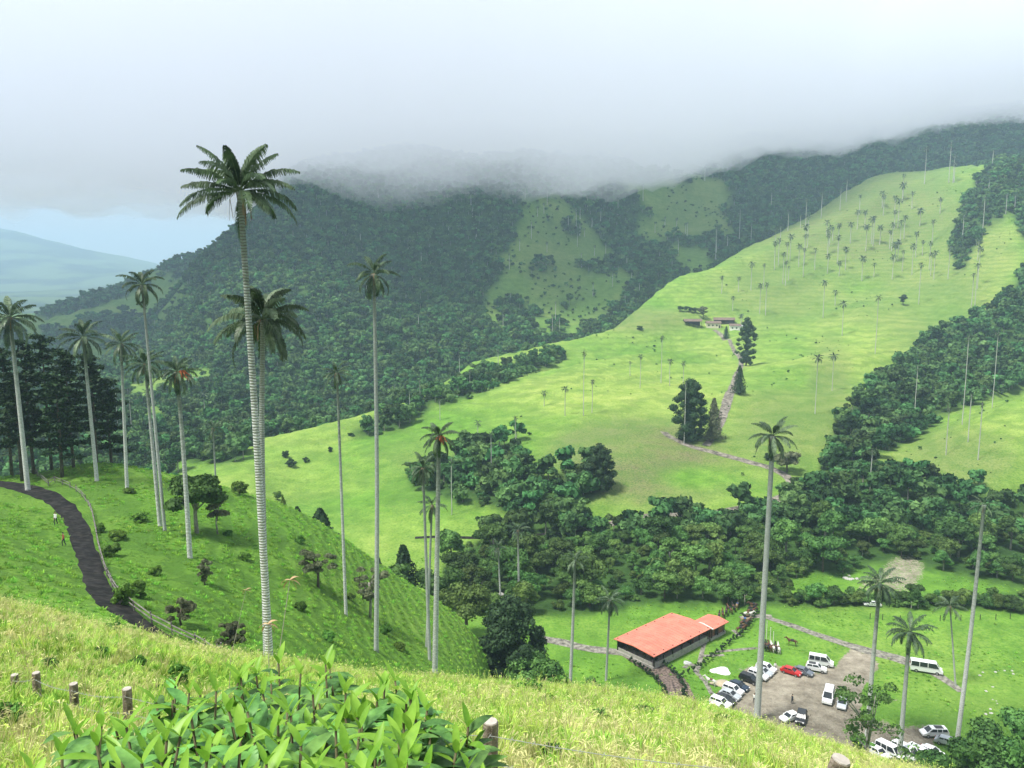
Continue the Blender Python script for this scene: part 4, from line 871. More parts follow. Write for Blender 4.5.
for i, (px, pb, w, h, lb) in enumerate([
    (140, 522, 14, 10, 'round shrub on the left slope right of the path fence'), (118, 540, 14, 9, 'weedy shrub just right of the path fence, upper one'), (112, 556, 16, 12, 'weedy shrub just right of the path fence, middle one'), (127, 606, 22, 20, 'leafy weed clump right of the path fence, low down'),
    (140, 598, 16, 16, 'leafy weed clump beside the larger one by the path fence'), (155, 575, 12, 8, 'small dark shrub midway down the left slope'), (240, 495, 16, 14, 'dark shrub at the crest beside the tallest palm trunk'), (278, 500, 11, 10, 'tiny shrub on the crest right of the tallest palm'),
    (130, 493, 12, 5, 'low shrub at the foot of the thin palm by the pines'), (228, 536, 8, 6, 'tiny shrub on the mid left slope'), (300, 543, 12, 7, 'low shrub on the left slope above the grey twiggy bush'), (350, 600, 9, 7, 'tiny shrub beside the thin ragged palm trunk'), (385, 634, 14, 8, 'low shrub near the foot of the left slope'), (400, 650, 12, 7, 'low shrub at the very foot of the left slope'),
    (245, 560, 12, 8, 'small shrub left of the tallest palm trunk, halfway down'), (328, 640, 14, 8, 'small shrub above the meadow edge between two palm trunks'), (100, 532, 9, 8, 'tiny weed tuft touching the path fence'), (300, 610, 12, 8, 'dark low shrub right of the tallest palm trunk')]):
    bush_tree(px, pb, w, h, lb, M_shrub, M_bark, 60+i, dense=.22, stem=0.0, ymin=44, name='shrub', cat='shrub', leaf=.14)
for i, (px, pb, w, h, lb) in enumerate([
    (286, 458, 9, 7, 'small round bush on the pale hill tongue left of the second tallest palm'), (292, 467, 11, 8, 'small round bush just below its smaller twin on the pale hill tongue'), (306, 462, 7, 5, 'tiny bush right of the two on the pale hill tongue'), (330, 452, 6, 5, 'tiny bush high on the pale hill tongue'),
    (362, 428, 5, 4, 'tiny bush near the hill crest above the second tallest palm'), (770, 460, 12, 7, 'low bush by the road bend'), (633, 290, 6, 4, 'tiny bush on the hill left of the farm'), (640, 330, 7, 4, 'tiny bush below and left of the farm')]):
    bush_tree(px, pb, w, h, lb, M_leafD, M_bark, 90+i, dense=.25, stem=0.0, ymin=200, name='shrub', cat='shrub')

# ------------------------------------------------------------------ buildings
M_redroof = mat('red_sheet_roof', (.62, .19, .13), .5, var=.16, vscale=.5)
M_whiteedge = mat('pale_metal_edge', (.75, .73, .70), .5)
M_conc = mat('concrete', (.36, .34, .31), .9, var=.2, vscale=2)
M_dark = mat('dark_timber', (.035, .028, .022), .85, var=.4, vscale=4)
M_brick = mat('brick_wall', (.22, .10, .06), .9, var=.3, vscale=6)
M_white = mat('whitewash', (.78, .76, .70), .8, var=.05, vscale=3)
M_cream = mat('cream_wall', (.66, .60, .44), .8, var=.08, vscale=3)
M_browntile = mat('weathered_roof', (.13, .085, .065), .9, var=.4, vscale=1.5, col2=(.24, .18, .15))
M_zinc = mat('zinc_roof', (.42, .45, .47), .5, .3, var=.2, vscale=1.5)
M_orange = mat('orange_awning', (.75, .14, .05), .6, var=.1, vscale=2)
M_glass = mat('dark_window', (.02, .025, .03), .15, 0, .6)
ZF = gz(30, 140)
def pp(px, py, z):
    d = ray(px, py); return Vector(d*(z/d[2]))
eL, eB, eR = pp(612, 638, ZF+3.5), pp(654, 655.5, ZF+2.9), pp(709, 628, ZF+2.9); eT = pp(664.5, 612, ZF+4.4)
u = (eR-eB); u.z = 0; LU = u.length; u.normalize(); v = Vector((-u.y, u.x, 0)); WV = (eL-eB).dot(v)
print('hall', LU, WV, (eL-eB).dot(u), (eT-eB).dot(u), (eT-eB).dot(v))
hall_rz = math.atan2(u.y, u.x)
hall = empty('open_hall', (eB.x, eB.y, ZF), hall_rz); tag(hall, 'long open-sided hall with a broad red sheet roof beside the cobbled lane', 'building')
Ls, Ws = LU, WV
def slab(poly, t): 
    n = len(poly); return MB().add([p for p in poly]+[(p[0], p[1], p[2]-t) for p in poly], [tuple(range(n)), tuple(range(2*n-1, n-1, -1))]+[(i, n+i, n+(i+1) % n, (i+1) % n) for i in range(n)])
# low gable: ridge runs along the length
rf = MB()
for y0_, z0_, y1_, z1_ in ((-.4, 2.9, Ws/2, 3.3), (Ws/2, 3.3, Ws+.4, 2.9)):
    P4 = [(-.5, y0_, z0_), (Ls+.3, y0_, z0_), (Ls+.3, y1_, z1_), (-.5, y1_, z1_)]; rf.add(P4+[(a, b, c-.12) for a, b, c in P4], [(0, 1, 2, 3), (7, 6, 5, 4), (0, 4, 5, 1), (1, 5, 6, 2), (2, 6, 7, 3), (3, 7, 4, 0)])
roof = rf.build('roof', M_redroof, hall)
rb = MB(); 
for k in range(int(Ls/.9)): 
    x = -.4+k*.9
    for y0_, z0_, y1_, z1_ in ((-.4, 2.9, Ws/2, 3.3), (Ws+.4, 2.9, Ws/2, 3.3)): rb.tube([(x, y0_, z0_+.015), (x, y1_, z1_+.015)], .025, 4)
rb.build('roof_ridge', M_redroof, roof)
MB().box((Ls/2, Ws/2, .15), (Ls+.2, Ws, .7)).build('floor', M_conc, hall)
nb = int(Ls/3)
for i in range(nb+1):
    for yy in (.15, Ws-.15): MB().box((.2+i*(Ls-.4)/nb, yy, 1.7), (.2, .2, 2.7)).build('post', M_dark, hall)
for i in range(1, 4): MB().box((.2, .15+i*(Ws-.3)/4, 1.7), (.2, .2, 2.8)).build('post', M_dark, hall)
for i, (c, d) in enumerate((((Ls/2, .1, .85), (Ls-.8, .1, .7)), ((.12, Ws/2, .85), (.1, Ws-.8, .7)), ((Ls/2, Ws-.1, 1.4), (Ls-.8, .12, 1.8)), ((Ls*.75, Ws*.5, 1.6), (.12, Ws-1, 2.2)))): MB().box(c, d).build('half_wall' if i < 2 else 'wall', M_brick if i == 3 else (M_conc if i < 2 else M_dark), hall)
for i in range(5):
    for j in range(2): MB().box((3+i*(Ls-7)/4, 2+j*(Ws-5), .95), (1.8, .9, .08)).box((3+i*(Ls-7)/4, 2+j*(Ws-5), .7), (.5, .3, .45)).build('table', M_dark, hall)
# annex
a0 = pp(709, 628.5, ZF+2.9); an = empty('annex', (a0.x+.3, a0.y+.2, ZF), hall_rz); tag(an, 'small red-roofed annex with a pale edge at the far end of the hall', 'building')
AL, AW = (pp(721, 621, ZF+2.9)-a0).dot(u)+.5, Ws*.42
ar = MB()
for y0_, z0_, y1_, z1_ in ((-.6, 2.7, AW*.5, 3.1), (AW*.5, 3.1, AW+.6, 2.7)):
    P4 = [(.3, y0_+0, z0_), (AL+.5, y0_, z0_), (AL+.5, y1_, z1_), (.3, y1_, z1_)]; ar.add(P4+[(a, b, c-.12) for a, b, c in P4], [(0, 1, 2, 3), (7, 6, 5, 4), (0, 4, 5, 1), (1, 5, 6, 2), (2, 6, 7, 3), (3, 7, 4, 0)])
arr = ar.build('roof', M_redroof, an)
for a, b in (((.2, -.6, 2.76), (.2, AW*.5, 3.16)), ((.2, AW*.5, 3.16), (.2, AW+.6, 2.76))): MB().tube([a, b], .14, 4).build('roof_edge', M_whiteedge, arr)
MB().box((AL/2+.4, AW/2, .1), (AL, AW, .7)).build('floor', M_conc, an); MB().box((AL/2+.4, AW/2, 1.5), (AL-.8, AW-.8, 2.1)).build('wall', M_brick, an)
for i in range(3): MB().box((.8+i*(AL-1)/2, .1, 1.6), (.16, .16, 2.5)).build('post', M_dark, an)
MB().box((AL*.5, .37, 1.3), (.9, .06, 1.9)).build('door', M_dark, an)
# orange awning by the lane
P = at(676, 706, 118); P.z = gz(P.x, P.y); aw = empty('awning', P, hall_rz+.3); tag(aw, 'small orange awning on poles at the bottom of the cobbled lane', 'awning')
slab([(-2.6, -1.3, 2.3), (2.6, -1.3, 2.3), (2.6, 1.3, 2.7), (-2.6, 1.3, 2.7)], .06).build('canopy', M_orange, aw)
for sx in (-2.4, 2.4):
    for sy in (-1.15, 1.15): MB().tube([(sx, sy, -.2), (sx, sy, 2.34 if sy < 0 else 2.6)], .05, 6).build('pole', M_dark, aw)
P = at(757, 722.5, 116); P.z = gz(P.x, P.y); aw = empty('awning', P, .4); tag(aw, 'tiny orange canopy at the knoll edge below the very tall palm', 'awning')
slab([(-1.3, -.9, 2.1), (1.3, -.9, 2.1), (1.3, .9, 2.3), (-1.3, .9, 2.3)], .06).build('canopy', M_orange, aw)
for sx in (-1.2, 1.2):
    for sy in (-.8, .8): MB().tube([(sx, sy, -.2), (sx, sy, 2.12 if sy < 0 else 2.25)], .04, 6).build('pole', M_dark, aw)
def gable(name, px, py, rz, Lx, Wy, Hw, Hr, mw, mr_, label, wins=3, ymin=300, oh=.5, openf=False, dx=0):
    P = hit(px, py, ymin, 900); P.z = min(gz(P.x+a, P.y+b) for a in (-Lx/2, Lx/2) for b in (-Wy/2, Wy/2)); top = max(gz(P.x+a, P.y+b) for a in (-Lx/2, Lx/2) for b in (-Wy/2, Wy/2)); Hw += (top-P.z)*.6
    o = empty(name, P, rz); tag(o, label, 'building')
    x, y = Lx/2, Wy/2
    if not openf: MB().add([(-x, -y, -1), (x, -y, -1), (x, y, -1), (-x, y, -1), (-x, -y, Hw), (x, -y, Hw), (x, y, Hw), (-x, y, Hw), (-x, 0, Hw+Hr*.97), (x, 0, Hw+Hr*.97)], [(0, 1, 5, 4), (2, 3, 7, 6), (1, 2, 6, 9, 5), (3, 0, 4, 8, 7)]).build('wall', mw, o)
    else:
        MB().box((0, y-.2, Hw/2), (Lx-.3, .2, Hw)).build('wall', mw, o)
        for i in range(5): MB().box((-x+.2+i*(Lx-.4)/4, -y+.15, Hw/2-.5), (.22, .22, Hw+1)).build('post', M_dark, o)
    r_ = MB()
    for s in (-1, 1):
        P4 = [(-x-oh, s*(y+oh), Hw-oh*Hr/y), (x+oh, s*(y+oh), Hw-oh*Hr/y), (x+oh, 0, Hw+Hr), (-x-oh, 0, Hw+Hr)]; r_.add(P4+[(a, b, c+.14) for a, b, c in P4], [(0, 1, 2, 3), (7, 6, 5, 4), (0, 4, 5, 1), (1, 5, 6, 2), (2, 6, 7, 3), (3, 7, 4, 0)])
    r_.build('roof', mr_, o)
    if not openf:
        for i in range(wins):
            xx = -x+Lx*(i+.6)/(wins+.6); w = MB().box((xx, -y-.03, Hw*.55), (1.1, .08, 1.2)).build('window', M_glass, o)
        MB().box((x-1.0, -y-.04, 1.0), (1.0, .08, 2.1)).build('door', M_dark, o)
    return o
gable('farm_shed', 692.5, 325.5, -.05, 13, 6, 2.6, 1.5, M_dark, M_browntile, 'open farm shed with a brown roof, left end of the farm', openf=True)
gable('farmhouse', 713, 327, -.1, 11, 6, 2.8, 1.4, M_cream, M_browntile, 'cream-walled farmhouse in the middle of the farm')
gable('long_barn', 724, 323.5, -.22, 16, 6, 2.6, 1.6, M_dark, M_browntile, 'long brown-roofed barn behind the farmhouse')
gable('white_cottage', 735, 329, -.18, 8, 5, 2.8, 1.2, M_white, M_browntile, 'white-walled cottage at the right of the farm', 2)
gable('tin_shed', 744, 329.5, -.22, 8, 5, 2.2, .8, M_white, M_zinc, 'low white shed with a grey tin roof at the right end of the farm', 2)
gable('valley_house', 198, 384, .1, 13, 6, 2.6, 1.4, M_white, M_browntile, 'far white house in the bright clearing behind the red-fruited palm', 3)

# ------------------------------------------------------------------ vehicles
M_tyre = mat('tyre', (.02, .02, .02), .8); M_rim = mat('rim', (.4, .4, .42), .4, .7); M_lamp = mat('headlight', (.8, .8, .78), .2); M_tail = mat('tail_light', (.4, .02, .02), .3); M_under = mat('bumper', (.05, .05, .055), .6)
PAINT = {k: mat(k+'_paint', c, .28, .1, .5) for k, c in dict(white=(.80, .81, .82), black=(.018, .019, .022), grey=(.13, .15, .18), silver=(.42, .45, .48), red=(.48, .018, .02), darkblue=(.02, .035, .06)).items()}
def loft(secs):
    """secs: rings of (x, halfwidth, z) profile lists of equal length, mirrored in y"""
    b = MB(); V = []; n = len(secs[0])
    for s in secs: V += [(x, w, z) for x, w, z in s]
    Fs = [(i*n+k, i*n+(k+1) % n, (i+1)*n+(k+1) % n, (i+1)*n+k) for i in range(len(secs)-1) for k in range(n)]
    Fs += [tuple(range(n-1, -1, -1)), tuple((len(secs)-1)*n+k for k in range(n))]; return b.add(V, Fs)
SPEC = {
 'car': dict(L=4.5, W=1.8, body=[(-2.25, .35), (-2.28, .75), (-2.15, .98), (-1.5, 1.02), (1.05, 1.0), (1.95, .86), (2.22, .7), (2.25, .35)], cab=[(-1.75, .99), (-1.25, 1.42), (.25, 1.45), (1.05, .98)], wb=1.35, r=.32),
 'suv': dict(L=4.5, W=1.85, body=[(-2.2, .4), (-2.25, .85), (-2.15, 1.12), (1.1, 1.12), (2.0, 1.02), (2.22, .85), (2.25, .4)], cab=[(-2.1, 1.11), (-1.85, 1.68), (.35, 1.7), (1.05, 1.11)], wb=1.35, r=.37),
 'minivan': dict(L=5.0, W=1.9, body=[(-2.45, .38), (-2.5, .8), (-2.42, 1.1), (1.5, 1.1), (2.2, .92), (2.48, .72), (2.5, .38)], cab=[(-2.38, 1.09), (-2.1, 1.72), (.7, 1.75), (1.6, 1.09)], wb=1.5, r=.35),
 'van': dict(L=5.4, W=2.0, body=[(-2.65, .4), (-2.7, 1.3), (1.8, 1.3), (2.35, 1.12), (2.65, .95), (2.7, .4)], cab=[(-2.66, 1.29), (-2.55, 2.25), (1.0, 2.3), (1.85, 1.29)], wb=1.65, r=.36),
 'bus': dict(L=6.6, W=2.1, body=[(-3.25, .4), (-3.3, 1.35), (2.6, 1.35), (3.0, 1.15), (3.25, 1.0), (3.3, .4)], cab=[(-3.26, 1.34), (-3.15, 2.5), (1.9, 2.55), (2.7, 1.34)], wb=2.1, r=.4)}
def make_vehicle(kind, colour, rack=False):
    S = SPEC[kind]; W = S['W']/2; root = empty({'car': 'parked_car', 'suv': 'parked_suv', 'minivan': 'parked_minivan', 'van': 'parked_van', 'bus': 'minibus'}[kind], (0, 0, 0)); m = PAINT[colour]
    bd = S['body']; b = loft([[(x, s*W, z) for x, z in bd] for s in (-1, -.0, 1)]); 
    o = b.build('body', m, root, bevel=.09)
    c = S['cab']; zt = max(z for x, z in c); zb = min(z for x, z in c)
    def ring(s): return [(x, s*(W*.98-(.16 if z > zb+.1 else 0)), z) for x, z in c]
    g = loft([ring(-1), ring(1)]); g.build('window', M_glass, root, bevel=.03)
    # roof panel and pillars in body colour, a little proud of the glass
    top = [(x, z) for x, z in c if z > zb+.1]; x0, x1 = top[0][0], top[-1][0]; rp = MB().box(((x0+x1)/2, 0, zt+.02), (x1-x0+.12, 2*(W*.98-.15), .07)).build('roof', m, root, bevel=.02)
    pl = MB(); xs = [c[0], c[1]], [c[3], c[2]]
    for s in (-1, 1):
        for a, b_ in xs: pl.tube([(a[0], s*(W*.985-.02), a[1]), (b_[0], s*(W*.98-.155), b_[1]+.01)], .09, 4)
        n = 2 if kind in ('car', 'suv') else 3
        for q in range(1, n): 
            x = x0+(x1-x0)*q/n; pl.tube([(x, s*(W*.985-.02), zb), (x, s*(W*.98-.15), zt)], .075, 4); pl.box(((c[0][0]+c[3][0])/2, s*(W*.985-.03), zb+.06), (c[3][0]-c[0][0]-.2, .08, .2))
    pl.build('window_frame', m, root)
    for sx in (-1, 1):
        for s in (-1, 1):
            w = MB().tube([(sx*S['wb'], s*(W-.2), S['r']), (sx*S['wb'], s*(W+.015), S['r'])], S['r'], 14).build('wheel', M_tyre, root)
            MB().tube([(sx*S['wb'], s*(W+.01), S['r']), (sx*S['wb'], s*(W+.03), S['r'])], S['r']*.6, 10).build('rim', M_rim, w)
    for s in (-1, 1):
        MB().box((bd[-2][0]-.03, s*(W-.25), bd[-2][1]-.02), (.14, .32, .16)).build('headlight', M_lamp, root); MB().box((bd[1][0]+.0, s*(W-.2), bd[1][1]+.05), (.09, .2, .22)).build('tail_light', M_tail, root)
        MB().box((c[3][0]-.25, s*(W+.09), zb+.1), (.12, .16, .12)).build('wing_mirror', m, root)
    if rack: MB().box(((x0+x1)/2-.1, 0, zt+.09), (1.5, 1.1, .08)).build('roof_rack', M_under, root)
    return root
VC = {}
def vehicle(kind, colour, px, py, rz, label, rack=False, y=None, group='vehicles parked on and beside the car park', s=.84):
    key = (kind, colour, rack)
    if key in VC: o = copy_tree(VC[key])
    else: o = VC[key] = make_vehicle(kind, colour, rack)
    if y: P = at(px, py, y)
    else: P = hit(px, py, 96, 300)
    P.z = gz(P.x, P.y)
    # sit on the slope of the ground
    e = 1.2; fx = (gz(P.x+math.cos(rz)*e, P.y+math.sin(rz)*e)-gz(P.x-math.cos(rz)*e, P.y-math.sin(rz)*e))/(2*e); sx = (gz(P.x-math.sin(rz)*.8, P.y+math.cos(rz)*.8)-gz(P.x+math.sin(rz)*.8, P.y-math.cos(rz)*.8))/1.6
    o.location = P+Vector((0, 0, .03)); o.rotation_euler = (math.atan(sx), -math.atan(fx), rz); o.scale = (s, s, s); tag(o, label, 'car' if kind in ('car', 'suv') else ('bus' if kind == 'bus' else 'van'), group)
A = RAD(-42)
for k, c, px, py, a, lb, rk in [
    ('suv', 'white', 766, 671, A, 'white car at the top of the upper row, half behind the palm trunk', 0),
    ('car', 'silver', 762.5, 674.5, A, 'silver car second from the top of the upper parked row', 0),
    ('suv', 'white', 758, 678, A, 'white car third from the top of the upper parked row', 0),
    ('suv', 'black', 749.5, 682, A, 'large black car at the lower end of the upper parked row', 0),
    ('car', 'darkblue', 738.5, 688.5, A, 'dark saloon at the top of the lower parked row', 0),
    ('suv', 'white', 733, 693, A, 'white car second from the top of the lower parked row', 0),
    ('car', 'silver', 730, 697.5, A, 'silver car in the middle of the lower parked row', 0),
    ('car', 'black', 725, 702, A, 'black car between silver and white ones in the lower parked row', 0),
    ('suv', 'white', 720.5, 706, A, 'white car fifth from the top of the lower parked row', 0),
    ('car', 'white', 719, 711, A, 'white car at the bottom of the lower parked row by the grass edge', 0),
    ('car', 'red', 791, 674, RAD(-40), 'red saloon at the grass edge of the car park', 0),
    ('car', 'grey', 803, 674, RAD(-40), 'dark grey saloon parked right beside the red one', 0),
    ('suv', 'white', 816, 671, RAD(-24), 'white car in front of the white van at the top of the car park', 1),
    ('van', 'white', 821, 665, RAD(-24), 'white van behind the white car at the top of the car park', 0),
    ('van', 'white', 828, 700, RAD(-118), 'white van standing alone facing the viewer in the car park', 0),
    ('car', 'silver', 842, 706, RAD(-118), 'silver car half hidden behind the slender tree leaves', 0),
    ('car', 'white', 790, 720, RAD(-155), 'small white hatchback beside the black car near the knoll edge', 0),
    ('suv', 'black', 801, 721, RAD(-118), 'black off-roader beside the small white hatchback', 0),
    ('bus', 'white', 926, 672, RAD(-22), 'long white minibus parked on the grass track', 0),
    ('minivan', 'white', 934, 736, RAD(176), 'white minivan with a black roof rack below the meadow track', 1)]:
    vehicle(k, c, px, py, a, lb, rk)
for k, c, px, py, a, lb in [('suv', 'white', 878, 757, RAD(-62), 'leftmost white car in the lowest parked row behind the grass'), ('van', 'white', 891, 757, RAD(-62), 'white van second from the left in the lowest parked row'), ('van', 'white', 907, 758, RAD(-62), 'white van in the middle of the lowest parked row'),
    ('minivan', 'white', 920, 757, RAD(-58), 'white minivan fourth in the lowest parked row'), ('car', 'white', 932, 755, RAD(-52), 'rightmost white car in the lowest parked row'), ('car', 'silver', 948, 745, RAD(-40), 'silver car under the dark bushes by the broken-crowned palm')]:
    vehicle(k, c, px, py, a, lb)
for px, py, lb in [(872, 606, 'far white car half hidden in the low tree row behind the meadow')]:
    vehicle('car', 'white', px, py, RAD(170), lb)

# ------------------------------------------------------------------ people and horses
def skinned(name, verts, edges, rad, lv=1):
    me = bpy.data.meshes.new(name); me.from_pydata(verts, edges, []); o = bpy.data.objects.new(name, me); COL.objects.link(o)
    sk = o.modifiers.new('skin', 'SKIN'); sk.use_smooth_shade = True
    for i, q in enumerate(rad): me.skin_vertices[0].data[i].radius = (q, q) if not hasattr(q, '__len__') else q
    me.skin_vertices[0].data[0].use_root = True
    ss_ = o.modifiers.new('sub', 'SUBSURF'); ss_.levels = ss_.render_levels = lv
    dg = bpy.context.evaluated_depsgraph_get(); m2 = bpy.data.meshes.new_from_object(o.evaluated_get(dg)); bpy.data.objects.remove(o); return m2
M_skin = mat('skin', (.38, .22, .15), .6); M_hair = mat('black_hair', (.015, .012, .01), .6)
CL = {k: mat(k+'_cloth', c, .85, var=.1) for k, c in dict(white=(.75, .75, .72), dark=(.03, .035, .045), redbrown=(.28, .08, .05), blue=(.05, .10, .25), brown=(.12, .07, .04), green=(.06, .12, .06), grey=(.25, .25, .26)).items()}
def person(P, rz, shirt, trousers, label, walk=.25, hat=None, s=1.0):
    w = walk
    V = [(0, 0, .95), (0, 0, 1.15), (0, 0, 1.38), (0, .02, 1.5), (0, .04, 1.60), (0, .05, 1.70),
         (.09, 0, .9), (.10, w*.6, .50), (.10, w*.3+.02, .07), (.10, w*.3+.16, .04), (-.09, 0, .9), (-.10, -w*.2, .50), (-.10, -w*.9, .09), (-.10, -w*.9+.13, .04),
         (.18, 0, 1.38), (.24, -w*.4, 1.12), (.24, -w*.2+.1, .88), (.24, -w*.2+.14, .80), (-.18, 0, 1.38), (-.24, w*.5, 1.12), (-.24, w*.8+.1, .90), (-.24, w*.8+.15, .83)]
    E = [(0, 1), (1, 2), (2, 3), (3, 4), (4, 5), (0, 6), (6, 7), (7, 8), (8, 9), (0, 10), (10, 11), (11, 12), (12, 13), (2, 14), (14, 15), (15, 16), (16, 17), (2, 18), (18, 19), (19, 20), (20, 21)]
    R = [(.15, .11), (.14, .10), (.16, .10), .055, .085, .08, .095, .065, .045, .035, .095, .065, .045, .035, .06, .045, .035, .03, .06, .045, .035, .03]
    me = skinned('person', V, E, R, 1); me.name = 'person'
    for m in (shirt, trousers, M_skin, CL['dark']): me.materials.append(m)
    for p in me.polygons:
        c = p.center; z = c.z; arm = abs(c.x) > .19
        p.material_index = 2 if z > 1.46 or (arm and z < .97) else (0 if z > .96 else (1 if z > .12 else 3))
    o = bpy.data.objects.new('person', me); COL.objects.link(o); o.location = P; o.rotation_euler = (0, 0, rz); o.scale = (s, s, s); tag(o, label, 'person')
    bm = bmesh.new(); bmesh.ops.create_uvsphere(bm, u_segments=10, v_segments=7, radius=.1)
    for v_ in bm.verts:
        v_.co.x *= .98; v_.co.z = v_.co.z*.8+1.72; v_.co.y += .03
    bmesh.ops.delete(bm, geom=[f for f in bm.verts if f.co.z < 1.69 and f.co.y > .06], context='VERTS')
    hm = bpy.data.meshes.new('hair'); bm.to_mesh(hm); bm.free(); hm.materials.append(hat or M_hair); obj('hat' if hat else 'hair', hm, o); return o
def gp_(px, py, ymin=42, ymax=300): P = hit(px, py, ymin, ymax); return P
person(gp_(56, 525), 2.9, CL['white'], CL['dark'], 'person in a white top and dark trousers left of the muddy path', s=1.0)
person(gp_(64, 546), 2.6, CL['redbrown'], CL['dark'], 'person in a reddish brown top beside the muddy path', s=.92)
for px, py, sh, tr, lb in [(792, 704, 'dark', 'dark', 'dark-clothed person standing alone in the middle of the car park'), (754, 703, 'white', 'dark', 'person in a white shirt beside the very tall palm trunk'), (775, 671, 'white', 'grey', 'person in white on the grass left of the red car'),
    (711, 703, 'green', 'grey', 'person in green near the bottom white car of the lower row')]:
    person(gp_(px, py, 96), random.uniform(0, 6), CL[sh], CL[tr], lb, .15, s=1.05)
M_horse = {k: mat(k+'_coat', c, .7, var=.15) for k, c in dict(bay=(.10, .045, .025), black=(.02, .018, .017), white=(.6, .58, .53), dun=(.25, .18, .11)).items()}
def make_horse(coat, saddle):
    V = [(0, 0, 1.18), (.35, 0, 1.22), (.68, 0, 1.25), (-.4, 0, 1.2), (-.7, 0, 1.22), (.95, 0, 1.52), (1.15, 0, 1.78), (1.28, 0, 1.76), (1.55, 0, 1.55), (1.66, 0, 1.44),
         (.62, .17, 1.0), (.64, .17, .55), (.62, .17, .12), (.67, .17, .04), (.62, -.17, 1.0), (.60, -.17, .55), (.62, -.17, .12), (.67, -.17, .04),
         (-.68, .18, 1.0), (-.55, .18, .78), (-.78, .18, .5), (-.74, .18, .12), (-.69, .18, .04), (-.68, -.18, 1.0), (-.55, -.18, .78), (-.78, -.18, .5), (-.74, -.18, .12), (-.69, -.18, .04),
         (-.9, 0, 1.2), (-1.02, 0, .95), (-1.04, 0, .6), (1.12, .07, 1.92), (1.12, -.07, 1.92)]
    E = [(0, 1), (1, 2), (0, 3), (3, 4), (2, 5), (5, 6), (6, 7), (7, 8), (8, 9), (2, 10), (10, 11), (11, 12), (12, 13), (2, 14), (14, 15), (15, 16), (16, 17), (4, 18), (18, 19), (19, 20), (20, 21), (21, 22), (4, 23), (23, 24), (24, 25), (25, 26), (26, 27), (4, 28), (28, 29), (29, 30), (6, 31), (6, 32)]
    R = [.28, .27, .25, .27, .26, .17, .12, .11, .08, .065, .11, .055, .04, .05, .11, .055, .04, .05, .14, .1, .055, .04, .05, .14, .1, .055, .04, .05, .06, .06, .04, .03, .03]
    me = skinned('horse', V, E, R, 1); me.name = 'horse'; me.materials.append(coat)
    o = bpy.data.objects.new('saddled_horse', me); COL.objects.link(o)
    loft([[(-.28, s*.27, 1.25), (-.3, s*.15, 1.5), (.25, s*.13, 1.5), (.25, s*.27, 1.25)] for s in (-1, 1)]).build('saddle', saddle, o, bevel=.04); return o
HC = [make_horse(M_horse['bay'], CL['dark']), make_horse(M_horse['black'], CL['brown']), make_horse(M_horse['white'], CL['brown']), make_horse(M_horse['dun'], CL['blue'])]
HU = [False]*4
def horse(k, px, py, rz, label, group):
    o = HC[k] if not HU[k] else copy_tree(HC[k]); HU[k] = True; o.location = hit(px, py, 96, 300); o.rotation_euler = (0, 0, rz); tag(o, label, 'horse', group)
CN = ['brown', 'black', 'white', 'dun']
for i in range(9):
    k = [0, 1, 0, 3, 1, 2, 0, 1, 0][i]; horse(k, 741+i*1.45+random.uniform(-1, 1), 633-i*3.0, RAD(random.choice([0, 180])+random.uniform(-20, 20)), f'{CN[k]} saddled horse in the line along the fence behind the hall', 'saddled horses along the fence')
for i in range(6):
    k = [1, 0, 1, 0, 1, 3][i]; horse(k, 719+i*3.6, 620-i*2.2, RAD(random.uniform(60, 120)), f'{CN[k]} saddled horse beside the annex', 'saddled horses beside the annex')
for i in range(6):
    k = [1, 1, 0, 2, 1, 2][i]; horse(k, 764+i*2.9, 650+i*.6, RAD(90+random.uniform(-15, 15)), f'{CN[k]} saddled horse tied in the short row right of the very tall palm', 'saddled horses tied in a short row')
horse(0, 792, 646, RAD(160), 'lone brown horse on the grass above the red car', None)
horse(2, 711, 686, RAD(150), 'white horse on the grass left of the sandy patch', None)

# ------------------------------------------------------------------ fences, posts, rocks, litter of small things
M_post = mat('weathered_post', (.19, .15, .11), .9, var=.4, vscale=9, bump=.6, bscale=30, col2=(.34, .28, .22)); M_cut = mat('cut_wood', (.42, .38, .33), .8, var=.15, vscale=14); M_wire = mat('wire', (.5, .5, .48), .45, .6)
M_rail = mat('grey_rail', (.17, .16, .14), .9, var=.4, vscale=3)
fence = empty('rail_fence', hit(93, 520, 50)); tag(fence, 'old wooden rail fence along the right edge of the muddy path', 'fence')
FPx = [(-30, 471), (-5, 473), (18, 474), (38, 477), (55, 482), (70, 488), (82, 497), (91, 511), (95, 527), (98, 544), (102, 560), (107, 576), (115, 591), (127, 605), (143, 618), (162, 630), (184, 641), (206, 652), (224, 660)]
FQ = [hit(a, b, 44, 200) for a, b in FPx]; FQ = resample(FQ, 2.2); FQ = [Vector((p.x, p.y, gz(p.x, p.y))) for p in FQ]; fl = fence.location.copy(); keep = [FQ[0]]
for p in FQ[1:]:
    if (p-keep[-1]).length > 2.0: keep.append(p)
FQ = keep; TOPS = []
for p in FQ[:90]:
    h = random.uniform(.85, 1.1); t = Vector((random.uniform(-.07, .07), random.uniform(-.07, .07), h)); MB().tube([p-fl-Vector((0, 0, .2)), p-fl+t], [.075, .06], 6).build('post', M_rail, fence)
for hh in (.45, .85):
    for a, b in zip(FQ[:-1], FQ[1:]):
        if random.random() < .06: continue
        MB().tube([a-fl+Vector((0, -.05, hh+random.uniform(-.05, .05))), b-fl+Vector((0, -.05, hh+random.uniform(-.05, .05)))], .05, 5).build('rail', M_rail, fence)
wf = empty('wire_fence', (0, 6, gz(0, 6))); tag(wf, 'wire fence with weathered posts crossing the meadow in the foreground', 'fence'); wl = wf.location.copy(); wtop = []
